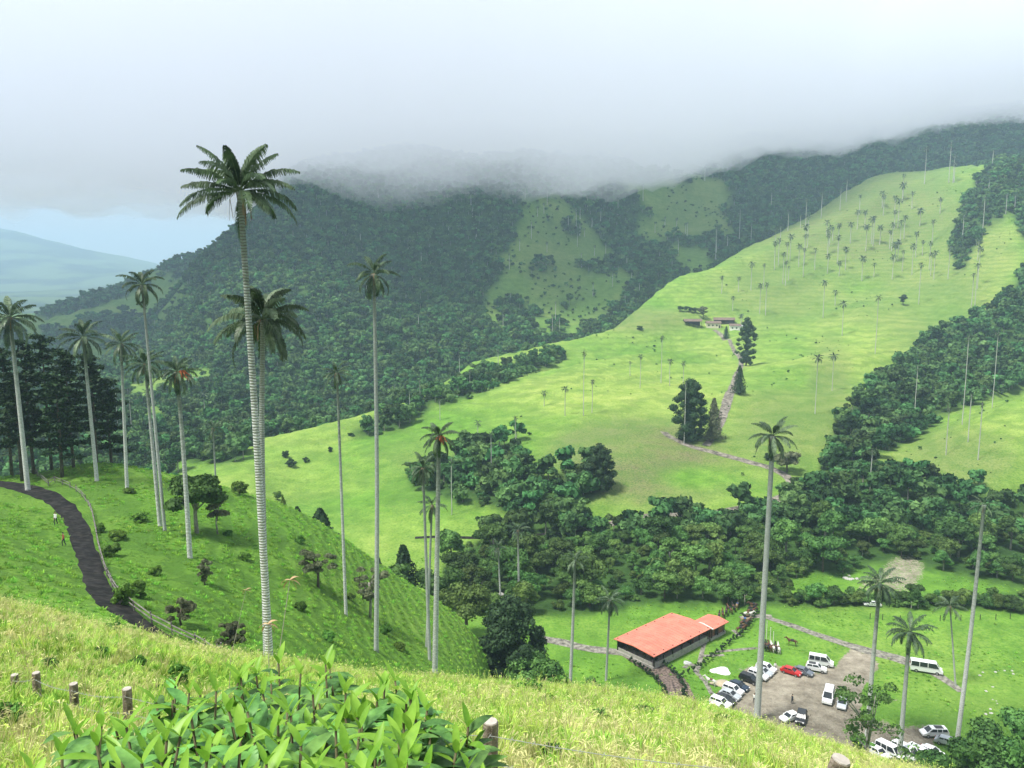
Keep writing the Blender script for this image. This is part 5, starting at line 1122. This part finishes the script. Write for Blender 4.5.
for i, (px, py, y, wpx) in enumerate([(14.5, 675, 15.5, 6), (36, 673, 14.5, 6.5), (73.5, 684, 13, 7), (127, 689, 11.5, 8), (490.5, 722, 6.6, 15), (841, 760, 5.6, 17)]):
    T_ = at(px, py, y); r0 = wpx/2*math.sqrt(T_.x**2+y*y+T_.z**2)/F; B_ = Vector((T_.x+.03, T_.y, gz(T_.x, T_.y)-.3)); lean = Vector((.05, 0, 0)) if i < 5 else Vector((.3, -.1, 0))
    B_ -= lean; w = .04
    p = MB().tube([B_-wl, (B_+T_)/2-wl, T_-wl], [r0*1.05, r0, r0*.95], 9).build('post', M_post, wf)
    d = (T_-B_).normalized(); MB().tube([T_-wl+d*.002, T_-wl+d*.012], [r0*.9, r0*.86], 9).build('post_end', M_cut, p); wtop.append((T_, r0))
def wire(P, rad=.0035):
    Q = []; 
    for a, b in zip(P[:-1], P[1:]):
        for k in range(14):
            t = k/14; q = a.lerp(b, t); q.z -= .08*math.sin(math.pi*t)*(b-a).length/4; Q.append(q-wl)
    Q.append(P[-1]-wl); return Q
for dz in (.09, .36):
    W_ = [t-Vector((0, r0, dz)) for t, r0 in wtop[:4]]; W_ += [Vector((t.x, t.y-r0, t.z-dz)) for t, r0 in wtop[4:]]
    b = MB().tube(wire(W_), .0035, 4); Q = wire(W_)
    for k in range(0, len(Q)-1, 1):
        q = Q[k]
        for dx in (-.02, .02): b.tube([q+Vector((dx, 0, -.02)), q+Vector((-dx*.5, .004, .02))], .002, 3)
    b.build('wire', M_wire, wf)
# clipped hedge-like live fence from the lane up to the horses, and the ones along the lane
def post_row(pix, gap, h, label, m, name='live_fence', rr=.12, cat='fence', leafy=True):
    Q = resample([hit(a, b, 96, 300) for a, b in pix], gap); Q = [Vector((q.x, q.y, gz(q.x, q.y))) for q in Q]; root = empty(name, Q[0]); tag(root, label, cat); o_ = Q[0]; last = None; cnt = 0
    for q in Q:
        if last is not None and (q-last).length < gap*.8: continue
        last = q; cnt += 1
        if leafy:
            V, Qd, cv, cf, lob = crown_parts(cnt, R=rr*1.8, H=h*.9, nl=4, leaf=.13, n=60, flat=1.1, zc=h*.55); me = np_mesh('hedge_plant', np.concatenate([V, cv]), [Qd, cf+len(V)], [m])
            obj('hedge_plant', me, root, q-o_)
        else: MB().tube([q-o_-Vector((0, 0, .2)), q-o_+Vector((0, 0, h))], rr, 5).build('post', m, root)
    return root
post_row([(684, 677), (697, 670), (712, 658), (727, 646), (740, 636)], 1.0, 1.3, 'row of dark clipped hedge plants running up from the lane to the horses', M_leafD, rr=.3)
post_row([(653, 662), (663, 665), (672, 672), (680, 681), (684, 692), (686, 704)], .8, 1.0, 'dark hedge along the right side of the cobbled lane', M_leafD, rr=.36)
post_row([(632, 662), (645, 672), (657, 682), (664, 692), (667, 702)], .8, 1.0, 'dark hedge along the left side of the cobbled lane', M_leafD, rr=.36)
post_row([(742, 637), (748, 628), (753, 620), (757, 613)], 1.0, 1.5, 'dark hedge beside the line of saddled horses', M_leafD, rr=.35)
post_row([(870, 619), (900, 621), (940, 621), (980, 620), (1010, 619), (1040, 618)], 3.0, 1.3, 'line of fence posts along the far side of the meadow', M_dark, leafy=False, rr=.08, name='post_fence')
M_rock = mat('pale_rock', (.42, .41, .38), .9, var=.3, vscale=3, bump=.4)
def rock(P, r, label, group, name='rock', m=M_rock, flat=.6):
    bm = bmesh.new(); bmesh.ops.create_icosphere(bm, subdivisions=2, radius=r); q = random.uniform(0, 9)
    for v in bm.verts:
        n = 1+.35*(math.sin(v.co.x/r*2.1+q)+math.sin(v.co.y/r*2.7+q*2)+math.sin(v.co.z/r*2.3-q))/3; v.co = v.co*n; v.co.z *= flat
    me = bpy.data.meshes.new(name); bm.to_mesh(me); bm.free(); me.materials.append(m); o = obj(name, me, None, P); tag(o, label, 'rock', group); return o
for i in range(16):
    px, py = random.gauss(996, 9), random.uniform(670, 716); rock(hit(px, py, 96, 300), random.uniform(.12, .3), 'pale rock among the string of rocks in the meadow at the right', 'pale rocks in the right meadow')
for i in range(7):
    px, py = random.uniform(838, 858), random.uniform(574, 580); rock(hit(px, py, 120, 300), random.uniform(.4, .7), 'pale boulder on the small green clearing inside the forest belt', 'pale boulders on the small clearing')
for i in range(8):
    px, py = random.uniform(495, 512), random.uniform(594, 606); rock(hit(px, py, 120, 300), random.uniform(.5, 1.0), 'pale boulder of the stream bed between forest belt and conifer', 'boulders of the stream bed')
M_tarp = mat('white_tarp', (.8, .8, .78), .6); M_sand = mat('sand', (.42, .36, .25), .95, var=.15)
def sheet(px, py, rx, ry, m, label, name, cat, th=.06):
    P = hit(px, py, 96, 300); b = bmesh.new(); n = 18; V = []
    for i in range(n): a = 2*math.pi*i/n; q = 1+.18*math.sin(a*3+px); V.append((rx*q*math.cos(a), ry*q*math.sin(a)))
    mb = MB(); g = [(x, y, gz(P.x+x, P.y+y)-P.z) for x, y in V]; c = [(0, 0, .25+th)]
    mb.add([(x, y, z-.05) for x, y, z in g]+[(x*.97, y*.97, z+th) for x, y, z in g]+c, [(i, (i+1) % n, n+(i+1) % n, n+i) for i in range(n)]+[(n+i, n+(i+1) % n, 2*n) for i in range(n)])
    b.free(); o = mb.build(name, m, None, True); o.location = P; tag(o, label, cat); return o
sheet(721, 671, 1.9, 1.6, M_tarp, 'crumpled white tarp lying on the grass left of the car park', 'tarp', 'tarp')
sheet(721, 683.5, 1.9, 1.4, M_sand, 'low beige sand heap on the grass below the white tarp', 'sand_heap', 'sand heap')
sheet(687, 663, .8, .7, M_trunkG, 'small round garden bed on the lawn between hall and hedge', 'garden_bed', 'garden bed', .15)
for i, (px, a, b) in enumerate([(766, 622, 646), (770, 628, 646), (773, 632, 647)]):
    P = hit(px, b, 96, 300); h = (b-a)*math.sqrt(P.x**2+P.y**2+P.z**2)/F; o = MB().tube([(0, 0, -.2), (0, 0, h)], [.07, .05], 6).build('flagpole', M_whiteedge); o.location = P; tag(o, ['tallest white pole beside the short horse row', 'middle white pole beside the short horse row', 'shortest white pole beside the short horse row'][i], 'pole')
# birds high in front of the far hills
def bird(px, py, y, label, rz):
    P = at(px, py, y); V = [(.30, 0, 0), (.12, .05, .03), (.12, -.05, .03), (-.18, .05, .02), (-.18, -.05, .02), (-.42, .07, 0), (-.42, -.07, 0), (.05, .55, .16), (-.14, .5, .15), (-.12, 1.05, .05), (.05, -.55, .16), (-.14, -.5, .15), (-.12, -1.05, .05), (0, 0, -.07)]
    Fs = [(0, 1, 2), (1, 3, 4, 2), (3, 5, 6, 4), (0, 13, 1), (0, 2, 13), (1, 13, 3), (2, 4, 13), (3, 13, 4), (1, 7, 8, 3), (7, 9, 8), (2, 4, 11, 10), (10, 11, 12)]
    o = MB().add(V, Fs).build('bird', mat('bird_plumage', (.02, .02, .022), .8)); o.location = P; o.rotation_euler = (.3, .1, rz); tag(o, label, 'bird')
bird(34, 221, 520, 'dark bird in the sky above the far ridge, upper left', 1.2); bird(134, 218.5, 520, 'dark bird in the sky left of the tallest palm crown', 2.3); bird(14, 226, 700, 'faint bird just above the far ridge at the left edge', .4)

# ------------------------------------------------------------------ meadow grass, tufts and the leafy plants in front
M_gr = [mat('straw_grass', (.56, .55, .24), .8, spec=.1, var=.2, vscale=4, objrand=.5, trans=.35), mat('yellowgreen_grass', (.38, .54, .10), .8, spec=.1, var=.3, vscale=4, objrand=.6, trans=.35), mat('green_grass', (.20, .42, .055), .75, spec=.15, var=.3, vscale=4, objrand=.6, trans=.3), mat('slope_grass', (.17, .37, .05), .8, spec=.1, var=.3, vscale=4, objrand=.8, trans=.3)]
def tuft(seed, m, H, R, nb, bw, seedhead=0, m2=None):
    r = random.Random(seed); V, Q, MI = [], [], []
    for i in range(nb):
        a = r.uniform(0, 6.283); d = Vector((math.cos(a), math.sin(a), 0)); p = d*R*math.sqrt(r.random())*.6; h = H*r.uniform(.5, 1.1); lean = r.uniform(.1, .75); sd = Vector((-d.y, d.x, 0)).lerp(Vector((r.uniform(-1, 1), r.uniform(-1, 1), 0)), .4).normalized()*bw
        m1 = p+d*h*lean*.35+Vector((0, 0, h*.6)); m2_ = p+d*h*lean*.95+Vector((0, 0, h*(1-.25*lean))); n = len(V); V += [p-sd, p+sd, m1+sd*.8, m1-sd*.8, m2_+sd*.15, m2_-sd*.15]; Q += [(n, n+1, n+2, n+3), (n+3, n+2, n+4, n+5)]; k = 1 if (m2 and r.random() < .35) else 0; MI += [k, k]
    for i in range(seedhead):
        a = r.uniform(0, 6.283); d = Vector((math.cos(a), math.sin(a), 0)); h = H*r.uniform(1.3, 1.9); t = d*h*.3+Vector((0, 0, h)); s = Vector((.004, 0, 0)); n = len(V); V += [-s, s, t+s, t-s]; Q.append((n, n+1, n+2, n+3)); MI.append(0)
        q = t+d*.1+Vector((0, 0, .03)); s2 = Vector((.014, .01, 0)); n = len(V); V += [t-s2*.4, t+s2*.4, q+s2, q-s2]; Q.append((n, n+1, n+2, n+3)); MI.append(0)
    return np_mesh('tuft', [tuple(v) for v in V], np.array(Q), [m, m2 or m], MI)
TU = [tuft(1, M_gr[0], .34, .3, 60, .009, 3, M_gr[1]), tuft(2, M_gr[1], .30, .3, 70, .011, 1, M_gr[2]), tuft(3, M_gr[2], .26, .28, 60, .014, 0, M_gr[1]), tuft(4, M_gr[0], .22, .34, 60, .010, 6, M_gr[0]), tuft(5, M_gr[1], .40, .3, 50, .010, 3, M_gr[0])]
def zone_pts(x0, x1, y0, y1, s, f0, f1, seed):
    q = np.random.default_rng(seed); x, y = jgrid(x0, x1, y0, y1, s, q); k = np.abs(x/(y+Y0)) < 1; x, y = x[k], y[k]; f = attr_at(FI, x, y); k = (f > f0) & (f < f1) & (attr_at(dirt, x, y) < .3); x, y = x[k], y[k]; z = ground(x, y); px, py = project(x, y, z)
    k = (px > -120) & (px < 1150) & (py < 1100); return np.stack([x, y, z], 1)[k]
G = [zone_pts(-8, 9, 3.2, 10, .19, 0, 4.4, 1), zone_pts(-18, 18, 10, 20, .27, 0, 4.4, 2), zone_pts(-34, 34, 20, 54, .42, 0, 4.5, 3)]
gs = np.concatenate([np.full(len(p), q) for p, q in zip(G, (.85, 1.0, 1.25))]); G = np.concatenate(G); n = len(G); q = np.random.default_rng(5)
w = fbm(G[:, 0]/2.2, G[:, 1]/2.2, 3)+fbm(G[:, 0]/9+4, G[:, 1]/9, 2)*.6; pk = q.random(n)+w*.9
ix = np.where(pk > .85, 2, np.where(pk > .5, 1, np.where(pk > .35, 4, np.where(pk > .1, 0, 3))))
G[:, 2] -= .03; print('grass', n)
scatter('meadow_grass', TU, G, q.uniform(0, 6.28, n), gs*q.uniform(.45, .9, n), ix, tilt=q.normal(0, .14, (n, 2)))
SG = [tuft(11, M_gr[3], .34, .5, 34, .035, 0, M_gr[2]), tuft(12, M_gr[2], .30, .55, 34, .035, 0, M_gr[3]), tuft(13, M_gr[1], .30, .5, 30, .03, 0, M_gr[2])]
S_ = zone_pts(-100, 60, 40, 140, .8, 4.6, 8.3, 6)
PLp = [hit(a, b, 42, 200) for a, b in [(-20, 482), (8, 485), (34, 491), (58, 502), (74, 520), (84, 545), (92, 570), (101, 590), (120, 610), (146, 627), (176, 642), (205, 652)]]
dd = np.min([np.hypot(S_[:, 0]-c.x, S_[:, 1]-c.y) for c in resample(PLp, 1.0)], 0); S_ = S_[dd > 1.35]; S_ = S_[(np.sin(S_[:, 2]*6.283/1.25+fbm(S_[:, 0]/9, S_[:, 1]/9, 3)*4) > -.35)]; n = len(S_); print('slope', n)
pk = q.random(n)+fbm(S_[:, 0]/7, S_[:, 1]/7, 3)*.8
scatter('slope_grass', SG, S_-np.array([0, 0, .03]), q.uniform(0, 6.28, n), q.uniform(.35, 1.05, n), np.where(pk > 1.15, 2, np.where(pk > .5, 1, 0)), tilt=q.normal(0, .1, (n, 2)))
V_ = zone_pts(-80, 140, 96, 215, 1.5, 8.3, 11.4, 8); V_ = V_[(attr_at(FOREST_BIN, V_[:, 0], V_[:, 1]) < .5) & (attr_at(dirt, V_[:, 0], V_[:, 1]) < .05)]
V_ = V_[fbm(V_[:, 0]/14, V_[:, 1]/14, 3) > .02]; n = len(V_)
scatter('valley_grass', SG, V_, q.uniform(0, 6.28, n), q.uniform(.4, 1.0, n), q.integers(0, 3, n))
# weeds in the meadow
M_weed = mat('weed_leaf', (.08, .22, .035), .6, var=.35, vscale=5, trans=.3, col2=(.16, .36, .06)); M_stem = mat('green_brown_stem', (.11, .10, .045), .7, var=.3)
M_lf = mat('lance_leaf', (.05, .17, .04), .45, spec=.3, var=.5, vscale=9, trans=.25, col2=(.17, .38, .08), objrand=.5); M_lfy = mat('young_leaf', (.20, .46, .04), .42, spec=.35, var=.25, vscale=7, trans=.4, col2=(.36, .60, .08)); M_lfd = mat('withered_leaf', (.42, .30, .16), .85, var=.3, trans=.2)
def leaf_quads(V, Q, p, d, up, l_, w, droop, fold=.25):
    """a lance-shaped leaf of 6x2 faces bending down along its length, folded at the midrib"""
    sd = d.cross(up).normalized(); n0 = len(V); N_ = 6; q = p.copy(); dd_ = d.copy()
    for i in range(N_+1):
        t = i/N_; ww = w*math.sin(math.pi*min(1, t*.93+.05))**.8*(1-.25*t)
        nn = sd.cross(dd_).normalized(); V += [q-sd*ww+nn*ww*fold, q.copy(), q+sd*ww+nn*ww*fold]
        q = q+dd_*(l_/N_); dd_ = (dd_+Vector((0, 0, -droop/N_))).normalized()
    for i in range(N_):
        a = n0+3*i; Q += [(a, a+1, a+4, a+3), (a+1, a+2, a+5, a+4)]
def leafy_plant(px, pyt, y, seed, label, group='leafy plants in front', sc_=1.0):
    r = random.Random(seed); T_ = at(px, pyt, y); gx, gy = T_.x+r.uniform(-.15, .15), T_.y+r.uniform(-.05, .12); B_ = Vector((gx, gy, gz(gx, gy)-.05)); root = empty('leafy_plant', B_); tag(root, label, 'plant', group)
    top = T_-B_; H = top.z-.07*sc_; tips = [(Vector((top.x, top.y, H)), 1.0)]
    for k in range(r.choice([6, 7, 8])): a = r.uniform(0, 6.28); tips.append((Vector((top.x+.24*math.cos(a)*sc_, top.y+.2*math.sin(a), H-r.uniform(.05, .42))), .9))
    st = MB(); Vm, Qm, Vy, Qy = [], [], [], []
    for ti, (tp, f) in enumerate(tips):
        P0 = Vector((0, 0, 0)) if ti == 0 else Vector((0, 0, H*.35)); mid_ = (P0+tp)/2+Vector((r.uniform(-.06, .06), r.uniform(-.04, .04), 0)); st.tube([P0, mid_, tp], [.008, .006, .004], 6)
        nn = 11 if ti == 0 else 8
        for i in range(nn):
            t = 1-(i/nn)*.36*(1 if ti == 0 else .8); q = (P0.lerp(mid_, t*2) if t < .5 else mid_.lerp(tp, t*2-1)); a0 = i*1.57+r.uniform(-.25, .25)+seed
            for s in (0, 1):
                a = a0+math.pi*s; el = RAD((58, 30)[i]+r.uniform(-10, 10)) if i < 2 else RAD(r.uniform(-30, 32)); d = Vector((math.cos(a)*math.cos(el), math.sin(a)*math.cos(el), math.sin(el))); l_ = sc_*f*(.078+.029*min(i, 3))*r.uniform(.65, 1.25); w = l_*r.uniform(.15, .2)
                if i == 0 or (i == 1 and s): leaf_quads(Vy, Qy, q, d, Vector((0, 0, 1)) if el < 1.3 else Vector((d.y, -d.x, .2)), l_, w, .25, .45)
                elif i == 2 and s and ti % 2: leaf_quads(Vy, Qy, q, d, Vector((0, 0, 1)), l_, w, .5, .35)
                else: leaf_quads(Vm, Qm, q, d, Vector((0, 0, 1)), l_*1.05, w*1.08, r.uniform(.5, 1.3), .22)
    st.build('stem', M_stem, root, True)
    obj('leaves', np_mesh('leaves', [tuple(v) for v in Vm], np.array(Qm), [M_lf], smooth=True), root); obj('young_leaves', np_mesh('young_leaves', [tuple(v) for v in Vy], np.array(Qy), [M_lfy], smooth=True), root); return root
LP = [(300, 672, 2.7), (240, 676, 2.7), (325, 664, 2.9), (215, 688, 2.5), (190, 712, 2.2), (262, 690, 2.4), (345, 690, 2.5), (384, 684, 2.6), (428, 696, 2.4), (412, 715, 2.2), (290, 708, 2.0), (335, 722, 1.9), (240, 728, 1.9), (165, 732, 1.9), (125, 722, 2.2), (95, 738, 2.0), (60, 748, 2.0), (140, 752, 1.7), (205, 750, 1.7), (265, 752, 1.65), (315, 758, 1.6), (375, 745, 1.8), (418, 750, 1.8), (418, 700, 2.4), (408, 764, 1.7), (395, 768, 1.6), (30, 762, 1.9), (180, 770, 1.5), (360, 712, 2.2), (155, 700, 2.6), (278, 664, 3.1), (228, 706, 2.2), (312, 690, 2.3), (270, 728, 1.9), (345, 742, 1.75), (425, 690, 2.5), (188, 690, 2.5), (100, 722, 2.3), (75, 730, 2.3), (120, 745, 1.9), (400, 726, 2.0), (300, 735, 1.75), (222, 752, 1.6), (255, 672, 2.8), (405, 735, 1.9), (365, 762, 1.6), (424, 724, 2.1), (160, 752, 1.8)]
for i, (px, py, y) in enumerate(LP):
    leafy_plant(px if px < 396 else 396+(px-396)*.45, py-16, y, 700+i, 'broad-leaved green plant with bright young tips in the clump filling the bottom left foreground')
M_weedd = M_weed
for i, (px, pb, w, h, lb) in enumerate([(50, 669, 12, 14, 'small green weed just left of the third post from the left'), (110, 632, 20, 9, 'leafy weed in the upper meadow near the path end'), (137, 668, 16, 14, 'leafy weed in the meadow above the fourth post'), (178, 690, 20, 26, 'bushy green weed in the meadow left of the leafy plants'), (98, 655, 16, 10, 'low weed in the middle of the left meadow'), (160, 695, 16, 12, 'low weed right of the fourth post'),
    (38, 696, 14, 8, 'low weed between the second and third posts'), (8, 728, 24, 26, 'dark weed at the left edge of the foreground'), (590, 690, 22, 12, 'green weed on the knoll edge above the wire'), (530, 693, 26, 14, 'green weed on the knoll edge right of the post'), (545, 705, 20, 14, 'dark weed behind the wire right of the post'), (600, 722, 20, 14, 'dark weed behind the sagging wire'),
    (720, 722, 18, 9, 'yellow-green weed near the very tall palm foot'), (548, 760, 28, 22, 'green weed at the bottom beside the post'), (560, 688, 22, 12, 'weed clump at the knoll edge below the round conifer'), (645, 715, 24, 12, 'green weed left of the orange awning'), (862, 752, 26, 12, 'green weed on the knoll edge in front of the slender tree')]):
    bush_tree(px, pb, w, h, lb, M_weed, M_bark, 800+i, dense=.16, stem=0.0, ymin=3, name='weed', cat='weed', leaf=.045)
def stalk(px, pyb, y, pxt, pyt, label, name='dry_stalk'):
    B_ = at(px, pyb, y); B_.z = gz(B_.x, B_.y); T_ = at(pxt, pyt, y); t = T_-B_; b = MB(); b.tube([(0, 0, 0), t*.5+Vector((t.x*-.15, 0, t.z*.1)), t], [.0035, .003, .002], 5); root = b.build(name, M_cut); root.location = B_; tag(root, label, 'dry stalk')
    V, Q = [], []
    for k in range(5): a = k*1.3; leaf_quads(V, Q, t.copy(), Vector((math.cos(a), .3, math.sin(a)*.4-.2)).normalized(), Vector((0, 0, 1)), .09, .016, 1.4)
    obj('seed_head', np_mesh('seed_head', [tuple(v) for v in V], np.array(Q), [M_lfd]), root)
stalk(221, 655, 9, 246, 590, 'tall bent dry stalk with a pale withered head left of the ringed palm')
stalk(262, 690, 5, 290, 580, 'dry orange-brown stalk crossing the ringed palm trunk, upper one'); stalk(268, 690, 5, 268, 624, 'dry orange-brown stalk crossing the ringed palm trunk, lower one')
